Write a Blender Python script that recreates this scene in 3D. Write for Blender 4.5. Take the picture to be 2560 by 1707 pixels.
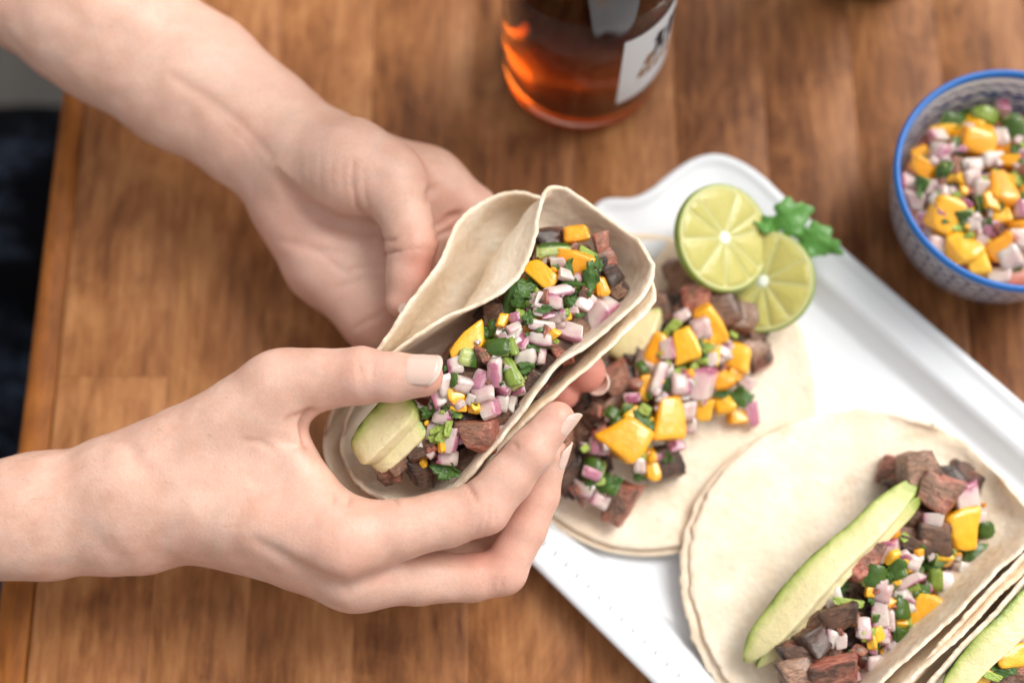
import bpy, bmesh, math, random
import numpy as np
from mathutils import Vector, Matrix, Euler

random.seed(7)
R = math.radians
for o in list(bpy.data.objects):
    bpy.data.objects.remove(o)
scene = bpy.context.scene
COL = scene.collection

# ------------------------------------------------------------------ camera
LENS, SENSOR = 50.0, 36.0
W0, H0 = 2560.0, 1707.0
FPX = W0 * LENS / SENSOR
TILT = R(18)
DIST = 0.58
CAM = Vector((0, -DIST * math.sin(TILT), DIST * math.cos(TILT)))
ct, st = math.cos(TILT), math.sin(TILT)
cam_d = bpy.data.cameras.new('camera')
cam = bpy.data.objects.new('camera', cam_d)
COL.objects.link(cam)
cam.location = CAM
cam.rotation_euler = (TILT, 0, 0)
cam_d.lens = LENS
cam_d.sensor_width = SENSOR
cam_d.clip_start = 0.01
cam_d.clip_end = 50
cam_d.dof.use_dof = True
cam_d.dof.aperture_fstop = 3.5
scene.camera = cam

# ------------------------------------------------------------------ light
world = bpy.data.worlds.new('World')
scene.world = world
world.use_nodes = True
wn, wl = world.node_tree.nodes, world.node_tree.links
bg = wn['Background']
sky = wn.new('ShaderNodeTexSky')
sky.sky_type = 'NISHITA'
sky.sun_disc = False
SUN_EL, SUN_AZ = R(55), R(56)          # azimuth measured from +Y towards +X
sky.sun_elevation = SUN_EL
sky.sun_rotation = SUN_AZ
sky.dust_density = 4.0
hs = wn.new('ShaderNodeHueSaturation')
hs.inputs['Saturation'].default_value = 0.10
wl.new(sky.outputs[0], hs.inputs['Color'])
wb = wn.new('ShaderNodeMix')                            # overcast light, a little warm
wb.data_type = 'RGBA'
wb.blend_type = 'MULTIPLY'
wb.inputs[0].default_value = 1.0
wb.inputs[7].default_value = (1.0, 0.97, 0.935, 1)
wl.new(hs.outputs[0], wb.inputs[6])
wl.new(wb.outputs[2], bg.inputs[0])
bg.inputs[1].default_value = 0.15
sl = bpy.data.lights.new('sun', 'SUN')
sl.energy = 1.0
sl.angle = R(32)
sl.color = (1.0, 0.97, 0.93)
so = bpy.data.objects.new('sun', sl)
COL.objects.link(so)
sun_dir = Vector((math.sin(SUN_AZ) * math.cos(SUN_EL), math.cos(SUN_AZ) * math.cos(SUN_EL), math.sin(SUN_EL)))
so.rotation_euler = sun_dir.to_track_quat('Z', 'Y').to_euler()
scene.view_settings.view_transform = 'Standard'
scene.view_settings.look = 'None'
scene.view_settings.exposure = 0.52
scene.view_settings.gamma = 1
scene.cycles.use_denoising = True
scene.cycles.max_bounces = 10
scene.cycles.transmission_bounces = 10
scene.cycles.sample_clamp_indirect = 4
scene.cycles.blur_glossy = 0.6

# ------------------------------------------------------------------ helpers
def P(x, y, z):
    """the place at height z (cm) that the photograph shows at pixel x, y"""
    z = z * 0.01
    dx, dy = (x - W0 / 2) / FPX, -(y - H0 / 2) / FPX
    d = Vector((dx, dy * ct + st, dy * st - ct))
    t = (z - CAM.z) / d.z
    return CAM + d * t

def S(p):
    """metres per photograph pixel at a place"""
    v = p - CAM
    return v.dot(Vector((0, st, -ct))) / FPX

def proj(a):
    """N x 3 array of places -> pixels"""
    v = a - np.array(CAM)
    dep = v[:, 1] * st - v[:, 2] * ct
    return np.stack([v[:, 0] / dep * FPX + W0 / 2, H0 / 2 - (v[:, 1] * ct + v[:, 2] * st) / dep * FPX], 1)

TOCAM = Vector((0, -st, ct))
UPIMG = Vector((0, ct, st))
cam_d.dof.focus_distance = (P(1210, 960, 8.3) - CAM).dot(Vector((0, st, -ct)))

def link(name, me, mat=None, parent=None):
    o = bpy.data.objects.new(name, me)
    COL.objects.link(o)
    if parent is not None:
        o.parent = parent
        o.matrix_parent_inverse = parent_inv(parent)
    if mat is not None and me is not None and not len(me.materials):
        me.materials.append(mat)
    return o

def parent_inv(p):
    # every part is modelled at its world place: the parent's own transform is undone
    return Matrix.LocRotScale(p.location, p.rotation_euler, p.scale).inverted()

def tag(o, label, cat=None, group=None, kind=None):
    o['label'] = label
    if cat: o['category'] = cat
    if group: o['group'] = group
    if kind: o['kind'] = kind
    return o

def thing(name, loc, label, cat, group=None):
    o = bpy.data.objects.new(name, None)
    o.empty_display_size = 0.01
    COL.objects.link(o)
    o.location = loc
    return tag(o, label, cat, group)

def mesh(name, verts, faces, smooth=True):
    me = bpy.data.meshes.new(name)
    me.from_pydata([tuple(v) for v in verts], [], [tuple(f) for f in faces])
    if smooth:
        me.polygons.foreach_set('use_smooth', [True] * len(me.polygons))
    me.update()
    return me

def from_bm(name, bm, smooth=True):
    bmesh.ops.recalc_face_normals(bm, faces=bm.faces)
    me = bpy.data.meshes.new(name)
    bm.to_mesh(me)
    bm.free()
    if smooth:
        me.polygons.foreach_set('use_smooth', [True] * len(me.polygons))
    return me

def lathe(name, prof, n=64, a0=0.0, a1=2 * math.pi):
    full = abs(a1 - a0 - 2 * math.pi) < 1e-6
    m = n if full else n + 1
    vs, fs = [], []
    for r, z in prof:
        for i in range(m):
            a = a0 + (a1 - a0) * i / n
            vs.append((r * math.cos(a), r * math.sin(a), z))
    for j in range(len(prof) - 1):
        for i in range(n):
            k = (i + 1) % m
            fs.append((j * m + i, j * m + k, (j + 1) * m + k, (j + 1) * m + i))
    me = mesh(name, vs, fs)
    bm = bmesh.new(); bm.from_mesh(me)
    bmesh.ops.remove_doubles(bm, verts=bm.verts, dist=1e-7) if name in ('bottle_glass', 'liquor') else None
    bmesh.ops.recalc_face_normals(bm, faces=bm.faces); bm.to_mesh(me); bm.free()
    return me

def catmull(pts, n):
    """pts: K x ... array, returns n samples of a Catmull-Rom curve through them"""
    pts = np.asarray(pts, float)
    K = len(pts)
    ext = np.concatenate([[2 * pts[0] - pts[1]], pts, [2 * pts[-1] - pts[-2]]])
    out = []
    for s in np.linspace(0, K - 1, n):
        i = min(int(s), K - 2)
        t = s - i
        a, b, c, d = ext[i], ext[i + 1], ext[i + 2], ext[i + 3]
        out.append(0.5 * ((2 * b) + (c - a) * t + (2 * a - 5 * b + 4 * c - d) * t * t + (3 * b - a - 3 * c + d) * t ** 3))
    return np.array(out)

# value noise on arrays -------------------------------------------------
_rng = np.random.RandomState(11)
_PERM = _rng.rand(64, 64, 64)
def vnoise(p, scale, off=0.0):
    q = np.asarray(p, float) * scale + off
    i = np.floor(q).astype(int)
    f = q - i
    f = f * f * (3 - 2 * f)
    out = 0
    for a in (0, 1):
        for b in (0, 1):
            for c in (0, 1):
                w = (f[:, 0] if a else 1 - f[:, 0]) * (f[:, 1] if b else 1 - f[:, 1]) * (f[:, 2] if c else 1 - f[:, 2])
                out = out + w * _PERM[(i[:, 0] + a) % 64, (i[:, 1] + b) % 64, (i[:, 2] + c) % 64]
    return out - 0.5

# ------------------------------------------------------------------ materials
class Mat:
    def __init__(s, name):
        s.m = bpy.data.materials.new(name)
        s.m.use_nodes = True
        s.n, s.l = s.m.node_tree.nodes, s.m.node_tree.links
        s.b = s.n['Principled BSDF']
    def node(s, t, ins=None, **kw):
        nd = s.n.new(t)
        for k, v in kw.items():
            setattr(nd, k, v)
        for k, v in (ins or {}).items():
            if isinstance(v, bpy.types.NodeSocket):
                s.l.new(v, nd.inputs[k])
            else:
                nd.inputs[k].default_value = v
        return nd
    def set(s, **kw):
        for k, v in kw.items():
            k = k.replace('_', ' ')
            if isinstance(v, bpy.types.NodeSocket):
                s.l.new(v, s.b.inputs[k])
            else:
                s.b.inputs[k].default_value = v
        return s
    def obj(s):
        return s.node('ShaderNodeTexCoord').outputs['Object']
    def gen(s):
        return s.node('ShaderNodeTexCoord').outputs['Generated']
    def rand(s):
        return s.node('ShaderNodeObjectInfo').outputs['Random']
    def mapping(s, v, scale=(1, 1, 1), loc=(0, 0, 0)):
        return s.node('ShaderNodeMapping', {'Vector': v, 'Scale': scale, 'Location': loc}).outputs[0]
    def noise(s, v, scale, detail=3, rough=0.55, dist=0.0):
        return s.node('ShaderNodeTexNoise', {'Vector': v, 'Scale': scale, 'Detail': detail, 'Roughness': rough, 'Distortion': dist}).outputs['Fac']
    def voro(s, v, scale, feature='F1'):
        return s.node('ShaderNodeTexVoronoi', {'Vector': v, 'Scale': scale}, feature=feature).outputs['Distance']
    def ramp(s, f, stops, interp='LINEAR'):
        nd = s.node('ShaderNodeValToRGB', {'Fac': f})
        cr = nd.color_ramp
        cr.interpolation = interp
        while len(cr.elements) < len(stops):
            cr.elements.new(0.5)
        for e, (p, c) in zip(cr.elements, stops):
            e.position = p
            e.color = (c, c, c, 1) if isinstance(c, (int, float)) else (*c, 1)
        return nd.outputs[0]
    def mix(s, f, a, b, mode='MIX'):
        nd = s.n.new('ShaderNodeMix')
        nd.data_type = 'RGBA'
        nd.blend_type = mode
        for k, v in ((0, f), (6, a), (7, b)):
            if isinstance(v, bpy.types.NodeSocket):
                s.l.new(v, nd.inputs[k])
            else:
                nd.inputs[k].default_value = (*v, 1) if isinstance(v, tuple) else v
        return nd.outputs[2]
    def math(s, op, a, b=0.0, c=None):
        nd = s.n.new('ShaderNodeMath')
        nd.operation = op
        for k, v in enumerate((a, b) if c is None else (a, b, c)):
            if isinstance(v, bpy.types.NodeSocket):
                s.l.new(v, nd.inputs[k])
            else:
                nd.inputs[k].default_value = v
        return nd.outputs[0]
    def sep(s, v):
        return s.node('ShaderNodeSeparateXYZ', {'Vector': v}).outputs
    def bump(s, h, dist, strength=1.0, normal=None):
        ins = {'Height': h, 'Distance': dist, 'Strength': strength}
        if normal is not None:
            ins['Normal'] = normal
        out = s.node('ShaderNodeBump', ins).outputs[0]
        s.l.new(out, s.b.inputs['Normal'])
        return out

def addv(m, v, off):
    return m.node('ShaderNodeVectorMath', {0: v, 1: off}, operation='ADD').outputs[0]

def randvec(m):
    r = m.rand()
    return m.node('ShaderNodeCombineXYZ', {'X': m.math('MULTIPLY', r, 17.0), 'Y': m.math('MULTIPLY', r, 31.0), 'Z': m.math('MULTIPLY', r, 53.0)}).outputs[0]

def mat_wood(name, dark, mid, light, rough=0.42):
    m = Mat(name)
    v = addv(m, m.obj(), randvec(m))
    lon = m.mapping(v, (1, 0.16, 1))
    n1 = m.noise(lon, 95, 4, 0.6, 0.4)
    n2 = m.noise(m.mapping(v, (1, 0.14, 1)), 380, 3, 0.6)
    n3 = m.noise(m.mapping(v, (1, 0.5, 1)), 26, 5, 0.62, 1.1)
    rings = m.node('ShaderNodeTexWave', {'Vector': m.mapping(v, (1, 0.10, 1)), 'Scale': 38, 'Distortion': 7.0, 'Detail': 3, 'Detail Scale': 1.2}, wave_type='BANDS', bands_direction='X').outputs['Fac']
    f = m.math('ADD', m.math('MULTIPLY', n1, 0.22), m.math('MULTIPLY', n3, 0.64))
    f = m.math('ADD', f, m.math('MULTIPLY', rings, 0.03))
    f = m.math('ADD', f, m.math('MULTIPLY', m.math('SUBTRACT', n2, 0.5), 0.32))
    f = m.math('ADD', f, m.math('MULTIPLY', m.math('SUBTRACT', m.rand(), 0.5), 0.13))
    c = m.ramp(f, [(0.30, dark), (0.46, mid), (0.63, light)])
    blob = m.noise(addv(m, m.mapping(m.obj(), (1, 0.55, 1)), (3.1, 8.2, 0)), 40, 5, 0.68, 0.6)
    c = m.mix(m.math('MULTIPLY', m.ramp(blob, [(0.55, 0.0), (0.74, 1.0)]), 0.45), c, tuple(x * 0.75 for x in dark))
    c = m.mix(m.math('MULTIPLY', m.ramp(blob, [(0.30, 1.0), (0.44, 0.0)]), 0.35), c, tuple(min(1, x * 1.25) for x in light))
    m.set(Base_Color=c, Roughness=m.ramp(n3, [(0.3, rough + 0.14), (0.7, rough)]))
    m.b.inputs['Specular IOR Level'].default_value = 0.18
    m.bump(m.math('ADD', n1, m.math('MULTIPLY', n2, 0.7)), 0.0004, 0.5)
    return m.m

M = {}
M['plank'] = mat_wood('plank_wood', (0.125, 0.044, 0.016), (0.295, 0.119, 0.042), (0.460, 0.216, 0.085))
M['edge'] = mat_wood('edge_wood', (0.16, 0.05, 0.009), (0.30, 0.10, 0.018), (0.38, 0.15, 0.03))

def mat_skin():
    m = Mat('skin')
    v = m.obj()
    tint = m.node('ShaderNodeAttribute', attribute_name='tint').outputs['Color']
    t = m.node('ShaderNodeSeparateColor', {'Color': tint}).outputs
    blot = m.noise(v, 95, 4, 0.6)
    fine = m.noise(v, 900, 3, 0.6)
    big = m.noise(v, 34, 3, 0.5)
    c = m.mix(m.ramp(blot, [(0.3, 0.0), (0.72, 1.0)]), (0.635, 0.372, 0.275), (0.760, 0.505, 0.400))
    c = m.mix(m.math('MULTIPLY', m.ramp(big, [(0.42, 0.0), (0.70, 1.0)]), 0.28), c, (0.72, 0.40, 0.315))
    vein = m.ramp(m.math('ABSOLUTE', m.math('SUBTRACT', m.noise(m.mapping(v, (0.5, 1, 1)), 26, 2, 0.4, 1.2), 0.5)), [(0.0, 1.0), (0.035, 0.0)])
    c = m.mix(m.math('MULTIPLY', vein, 0.13), c, (0.42, 0.40, 0.36))
    c = m.mix(m.math('MULTIPLY', t[0], 1.0), c, (0.68, 0.265, 0.205))
    c = m.mix(m.math('MULTIPLY', t[1], 0.6), c, (0.80, 0.58, 0.48))
    c = m.mix(m.math('MULTIPLY', t[2], 0.8), c, (0.36, 0.13, 0.085))
    c = m.mix(m.math('MULTIPLY', m.ramp(fine, [(0.35, 1.0), (0.6, 0.0)]), 0.15), c, (0.5, 0.26, 0.2))
    m.set(Base_Color=c, Roughness=m.ramp(blot, [(0.3, 0.38), (0.7, 0.50)]), Subsurface_Weight=0.28, Subsurface_Radius=(1.0, 0.36, 0.22), Subsurface_Scale=0.003)
    m.b.inputs['Specular IOR Level'].default_value = 0.42
    pores = m.voro(v, 1150)
    lines = m.noise(m.mapping(v, (1.0, 0.35, 1.0)), 1500, 2, 0.6)
    wrk = m.noise(m.mapping(v, (1.0, 0.3, 0.6)), 420, 3, 0.6, 0.6)
    h = m.math('ADD', m.math('MULTIPLY', pores, 0.55), m.math('MULTIPLY', lines, 0.5))
    h = m.math('ADD', h, m.math('MULTIPLY', wrk, 0.9))
    m.bump(h, 0.00022, 0.45)
    return m.m
M['skin'] = mat_skin()

m = Mat('nail')
m.set(Base_Color=(0.77, 0.54, 0.455, 1), Roughness=0.2, Subsurface_Weight=0.3, Subsurface_Radius=(1, .4, .3), Subsurface_Scale=0.002, Coat_Weight=0.3)
g = m.sep(m.gen())
M['nail'] = m.m
m = Mat('nail_tip')
m.set(Base_Color=(0.80, 0.61, 0.52, 1), Roughness=0.25, Subsurface_Weight=0.2, Subsurface_Scale=0.002)
M['nail_tip'] = m.m

def mat_tortilla():
    m = Mat('tortilla')
    v = addv(m, m.obj(), randvec(m))
    blot = m.noise(v, 75, 4, 0.6)
    mid = m.noise(v, 260, 4, 0.65)
    c = m.ramp(blot, [(0.30, (0.83, 0.67, 0.49)), (0.55, (0.90, 0.765, 0.60)), (0.75, (0.93, 0.84, 0.71))])
    toast = m.ramp(m.noise(v, 46, 5, 0.7), [(0.56, 0.0), (0.72, 1.0)])
    c = m.mix(m.math('MULTIPLY', toast, 0.58), c, (0.58, 0.35, 0.17))
    speck = m.ramp(m.voro(v, 210), [(0.045, 1.0), (0.075, 0.0)])
    keep = m.ramp(m.noise(v, 120, 2), [(0.50, 0.0), (0.55, 1.0)])
    c = m.mix(m.math('MULTIPLY', m.math('MULTIPLY', speck, keep), 0.8), c, (0.32, 0.15, 0.06))
    c = m.mix(m.math('MULTIPLY', m.ramp(mid, [(0.5, 0.0), (0.68, 1.0)]), 0.35), c, (0.88, 0.80, 0.68))
    m.set(Base_Color=c, Roughness=0.60, Subsurface_Weight=0.12, Subsurface_Radius=(1, .65, .35), Subsurface_Scale=0.002)
    m.b.inputs['Specular IOR Level'].default_value = 0.3
    h = m.math('ADD', mid, m.math('MULTIPLY', m.noise(v, 900, 3, 0.6), 0.5))
    m.bump(m.math('ADD', h, m.math('MULTIPLY', m.voro(v, 330), 0.8)), 0.00045, 0.7)
    return m.m
M['tortilla'] = mat_tortilla()

def mat_mango():
    m = Mat('mango')
    v = addv(m, m.obj(), randvec(m))
    n = m.noise(v, 2.2, 3)
    f = m.math('ADD', m.math('MULTIPLY', n, 0.6), m.math('MULTIPLY', m.rand(), 0.4))
    c = m.ramp(f, [(0.25, (0.90, 0.34, 0.006)), (0.5, (0.94, 0.45, 0.010)), (0.75, (0.95, 0.56, 0.04))])
    c = m.mix(m.ramp(m.voro(v, 3.3), [(0.05, 0.7), (0.075, 0.0)]), c, (0.12, 0.05, 0.02))
    m.set(Base_Color=c, Coat_Weight=0.7, Coat_Roughness=0.07, Roughness=0.3, Subsurface_Weight=0.25, Subsurface_Radius=(1, .5, .1), Subsurface_Scale=0.003)
    m.bump(m.noise(v, 3, 3, 0.5), 0.0012, 0.5)
    return m.m
M['mango'] = mat_mango()

def mat_onion():
    m = Mat('onion')
    raw = m.obj()
    v = addv(m, raw, randvec(m))
    z = m.sep(raw)[2]
    r = m.rand()
    flesh = m.mix(r, (0.76, 0.58, 0.53), (0.85, 0.77, 0.68))
    flesh = m.mix(m.math('MULTIPLY', m.ramp(m.noise(v, 1.1, 2), [(0.42, 0.0), (0.78, 1.0)]), 0.55), flesh, (0.70, 0.34, 0.38))
    edge = m.math('ADD', z, m.math('MULTIPLY', m.math('SUBTRACT', m.noise(v, 1.8, 3), 0.5), 0.5))
    flesh = m.mix(m.math('MULTIPLY', m.ramp(edge, [(0.0, 0.0), (0.40, 1.0)]), 0.45), flesh, (0.72, 0.34, 0.46))
    skin = m.ramp(edge, [(0.32, 0.0), (0.50, 1.0)])
    sk_c = m.mix(r, (0.36, 0.045, 0.14), (0.56, 0.21, 0.31))
    c = m.mix(m.math('MULTIPLY', skin, 0.9), flesh, sk_c)
    m.set(Base_Color=c, Roughness=0.16, Subsurface_Weight=0.5, Subsurface_Radius=(1, .75, .75), Subsurface_Scale=0.005, Transmission_Weight=0.18, IOR=1.36, Coat_Weight=0.7, Coat_Roughness=0.06)
    m.bump(m.noise(m.mapping(v, (1, 1.8, 1)), 2, 3, 0.5), 0.0008, 0.5)
    return m.m
M['onion'] = mat_onion()

def mat_steak(name, pink):
    m = Mat(name)
    raw = m.obj()
    v = addv(m, raw, randvec(m))
    fib = m.noise(m.mapping(v, (1.0, 2.4, 2.4)), 3.4, 5, 0.65, 0.7)
    blot = m.noise(v, 1.6, 3)
    r = m.rand()
    tone = m.ramp(m.math('ADD', m.math('MULTIPLY', r, 0.7), m.math('MULTIPLY', blot, 0.45)), [(0.15, (0.030, 0.013, 0.007)), (0.40, (0.095, 0.043, 0.023)), (0.65, (0.21, 0.105, 0.060)), (0.92, (0.37, 0.21, 0.135))])
    fine = m.ramp(fib, [(0.30, 0.35), (0.50, 0.95), (0.70, 1.5)])
    brown = m.mix(1.0, tone, fine, 'MULTIPLY')
    pk = m.ramp(fib, [(0.32, (0.30, 0.062, 0.038)), (0.50, (0.58, 0.19, 0.125)), (0.70, (0.72, 0.37, 0.275))])
    s = m.sep(raw)
    core = m.math('SUBTRACT', 1.0, m.math('MULTIPLY', m.math('ABSOLUTE', s[2]), 2.0))
    f = m.math('ADD', m.math('MULTIPLY', core, 0.7), m.math('MULTIPLY', blot, 0.8))
    f = m.ramp(f, [(0.62 - 0.4 * pink, 0.0), (0.95 - 0.4 * pink, 1.0)])
    c = m.mix(m.math('MULTIPLY', f, min(1, pink)), brown, pk)
    cf = 0.75 if pink < .8 else 0.35
    char = m.ramp(m.math('ADD', m.math('MULTIPLY', m.math('ABSOLUTE', s[0]), 1.0), m.math('MULTIPLY', blot, 0.6)), [(0.68, 0.0), (0.86, 1.0)])
    c = m.mix(m.math('MULTIPLY', char, cf), c, (0.016, 0.010, 0.009))
    m.set(Base_Color=c, Roughness=0.30, Subsurface_Weight=0.08, Subsurface_Radius=(1, .3, .2), Subsurface_Scale=0.002, Coat_Weight=0.35, Coat_Roughness=0.16)
    m.bump(m.math('ADD', fib, m.math('MULTIPLY', m.noise(v, 7, 3), 0.4)), 0.0016, 0.7)
    return m.m
M['steak'] = mat_steak('steak_brown', 0.26)
M['steak_pink'] = mat_steak('steak_pink', 1.0)

def mat_green(name, skin, flesh, rough=0.25, axis=2, at=0.1):
    m = Mat(name)
    raw = m.obj()
    v = addv(m, raw, randvec(m))
    z = m.math('ADD', m.sep(raw)[axis], m.math('MULTIPLY', m.math('SUBTRACT', m.noise(v, 2.2, 2), 0.5), 0.2))
    dark = tuple(x * 0.45 for x in skin)
    sk = m.mix(m.noise(v, 2.0, 3), dark, skin)
    c = m.mix(m.ramp(z, [(at - 0.08, 0.0), (at + 0.10, 1.0)]), flesh, sk)
    m.set(Base_Color=c, Roughness=rough, Subsurface_Weight=0.15, Subsurface_Radius=(.6, 1, .3), Subsurface_Scale=0.002)
    m.bump(m.noise(v, 3, 3), 0.0008, 0.4)
    return m.m
M['jalapeno'] = mat_green('jalapeno', (0.075, 0.155, 0.020), (0.40, 0.46, 0.15))
M['jalapeno_pale'] = mat_green('jalapeno_pale', (0.30, 0.42, 0.07), (0.55, 0.60, 0.22))

def mat_leaf(name, a, b):
    m = Mat(name)
    raw = m.obj()
    v = addv(m, raw, randvec(m))
    c = m.mix(m.noise(v, 2.5, 3), a, b)
    m.set(Base_Color=c, Roughness=0.34, Subsurface_Weight=0.0)
    m.b.inputs['Transmission Weight'].default_value = 0.0
    m.bump(m.noise(v, 3.0, 3, 0.55), 0.003, 0.6)
    return m.m
M['cilantro'] = mat_leaf('cilantro', (0.024, 0.072, 0.010), (0.085, 0.185, 0.028))
M['cilantro_bright'] = mat_leaf('cilantro_bright', (0.06, 0.20, 0.03), (0.13, 0.34, 0.06))
M['stem'] = mat_leaf('stem', (0.28, 0.42, 0.06), (0.42, 0.52, 0.12))

def mat_avocado():
    m = Mat('avocado')
    uv = m.node('ShaderNodeAttribute', attribute_name='depth').outputs['Fac']
    v = m.obj()
    n = m.noise(v, 160, 3)
    f = m.math('ADD', uv, m.math('MULTIPLY', m.math('SUBTRACT', n, 0.5), 0.30))
    c = m.ramp(f, [(0.02, (0.05, 0.10, 0.010)), (0.09, (0.24, 0.32, 0.05)), (0.22, (0.52, 0.55, 0.19)), (0.45, (0.76, 0.68, 0.36)), (0.95, (0.81, 0.70, 0.42))])
    sm = m.ramp(m.noise(v, 240, 4, 0.6), [(0.62, 0.0), (0.75, 1.0)])
    c = m.mix(m.math('MULTIPLY', sm, 0.5), c, (0.42, 0.36, 0.10))
    m.set(Base_Color=c, Roughness=0.34, Subsurface_Weight=0.2, Subsurface_Radius=(1, .8, .3), Subsurface_Scale=0.003)
    m.bump(m.math('ADD', m.noise(v, 220, 3), m.math('MULTIPLY', m.noise(v, 900, 2), 0.3)), 0.001, 0.6)
    return m.m
M['avocado'] = mat_avocado()

m = Mat('tray_ceramic')
v = m.obj()
m.set(Base_Color=(0.74, 0.775, 0.815, 1), Roughness=0.28, Coat_Weight=0.25, Coat_Roughness=0.15)
m.bump(m.noise(v, 90, 3), 0.0005, 0.25)
M['tray'] = m.m

def mat_bowl(name, inner):
    m = Mat(name)
    uv = m.node('ShaderNodeAttribute', attribute_name='band').outputs['Vector']
    s = m.sep(uv)
    u, w = s[0], s[1]           # u: repeats round the bowl, w: centimetres below the rim
    def line(c0, wd):
        return m.math('LESS_THAN', m.math('ABSOLUTE', m.math('SUBTRACT', w, c0)), wd)
    def zig(c0, amp, wd, rep, ph=0.0):
        z = m.math('MULTIPLY', m.math('PINGPONG', m.math('ADD', m.math('MULTIPLY', u, rep), ph), 0.5), 2 * amp)
        return m.math('LESS_THAN', m.math('ABSOLUTE', m.math('SUBTRACT', m.math('SUBTRACT', w, c0), z)), wd)
    def dots(c0, r, rep):
        du = m.math('MULTIPLY', m.math('SUBTRACT', m.math('FRACT', m.math('MULTIPLY', u, rep)), 0.5), 0.6)
        dw = m.math('SUBTRACT', w, c0)
        return m.math('LESS_THAN', m.math('ADD', m.math('MULTIPLY', du, du), m.math('MULTIPLY', dw, dw)), r * r)
    if inner:
        ms = [line(0.66, 0.03), zig(0.74, 0.16, 0.05, 44), line(1.12, 0.035),
              zig(1.24, 0.32, 0.10, 26), dots(1.30, 0.10, 26), line(1.82, 0.05), zig(1.98, 0.3, 0.08, 30)]
    else:
        ms = []
        for k in range(9):
            ms += [zig(0.5 + 0.42 * k, 0.18, 0.055, 48, 0.5 * (k % 2)), dots(0.72 + 0.42 * k, 0.09, 48)]
    f = ms[0]
    for q in ms[1:]:
        f = m.math('MAXIMUM', f, q)
    c = m.mix(f, (0.80, 0.81, 0.84) if inner else (0.42, 0.42, 0.46), (0.025, 0.07, 0.24) if inner else (0.05, 0.06, 0.16))  # outside base is greyer: shade on the outer wall is put into the colour
    m.set(Base_Color=c, Roughness=0.2, Coat_Weight=0.4, Coat_Roughness=0.08)
    return m.m
M['bowl_in'] = mat_bowl('bowl_inside', True)
M['bowl_out'] = mat_bowl('bowl_outside_shaded', False)
m = Mat('bowl_rim'); m.set(Base_Color=(0.003, 0.13, 0.47, 1), Roughness=0.3); M['bowl_rim'] = m.m

m = Mat('bottle_glass'); m.set(Base_Color=(0.93, 0.90, 0.84, 1), Roughness=0.02, IOR=1.5, Transmission_Weight=1.0); M['glass'] = m.m
m = Mat('dark_glass'); m.set(Base_Color=(0.10, 0.035, 0.010, 1), Roughness=0.05, IOR=1.5, Transmission_Weight=0.6); M['dark_glass'] = m.m
m = Mat('liquor')
m.set(Base_Color=(1.0, 0.92, 0.8, 1), Roughness=0.0, IOR=1.36, Transmission_Weight=1.0)
va = m.node('ShaderNodeVolumeAbsorption', {'Color': (0.82, 0.50, 0.04, 1), 'Density': 105.0})
m.l.new(va.outputs[0], m.n['Material Output'].inputs['Volume'])
M['liquor'] = m.m
m = Mat('label_paper'); m.set(Base_Color=(0.78, 0.80, 0.83, 1), Roughness=0.6); M['paper'] = m.m
m = Mat('ink_dark'); m.set(Base_Color=(0.02, 0.022, 0.03, 1), Roughness=0.6); M['ink'] = m.m
m = Mat('ink_bronze'); m.set(Base_Color=(0.33, 0.15, 0.05, 1), Roughness=0.5); M['bronze'] = m.m

m = Mat('lime_flesh')
v = addv(m, m.obj(), randvec(m))
c = m.mix(m.noise(m.mapping(v, (1, 1, 1)), 150, 3), (0.47, 0.43, 0.10), (0.60, 0.55, 0.19))
m.set(Base_Color=c, Roughness=0.2, Subsurface_Weight=0.5, Subsurface_Radius=(1, 1, .4), Subsurface_Scale=0.004)
m.bump(m.noise(v, 500, 3), 0.0006, 0.5)
M['lime'] = m.m
m = Mat('lime_pith'); m.set(Base_Color=(0.60, 0.57, 0.25, 1), Roughness=0.4, Subsurface_Weight=0.4, Subsurface_Scale=0.003); M['pith'] = m.m
m = Mat('lime_core'); m.set(Base_Color=(0.86, 0.87, 0.76, 1), Roughness=0.5, Subsurface_Weight=0.3, Subsurface_Scale=0.003); M['core'] = m.m
m = Mat('lime_rind')
c = m.mix(m.noise(m.obj(), 120, 3), (0.16, 0.25, 0.03), (0.32, 0.40, 0.08))
m.set(Base_Color=c, Roughness=0.3)
m.bump(m.voro(m.obj(), 700), 0.0005, 0.5)
M['rind'] = m.m

m = Mat('floor_concrete')
v = m.obj()
c = m.mix(m.noise(m.mapping(v, (9, 1, 1)), 3.0, 4), (0.012, 0.011, 0.0095), (0.055, 0.050, 0.044))
m.set(Base_Color=c, Roughness=0.8); M['floor'] = m.m
m = Mat('navy_fabric')
v = m.obj()
fl = m.ramp(m.noise(v, 11, 5, 0.65, 0.5), [(0.50, 0.0), (0.62, 1.0)])
d2 = m.ramp(m.voro(v, 190), [(0.2, 1.0), (0.5, 0.0)])
c = m.mix(m.math('MULTIPLY', fl, m.math('ADD', 0.35, m.math('MULTIPLY', d2, 0.5))), (0.0008, 0.001, 0.002), (0.05, 0.07, 0.11))
m.set(Base_Color=c, Roughness=0.95); m.b.inputs['Specular IOR Level'].default_value = 0.08; M['fabric'] = m.m

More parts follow.
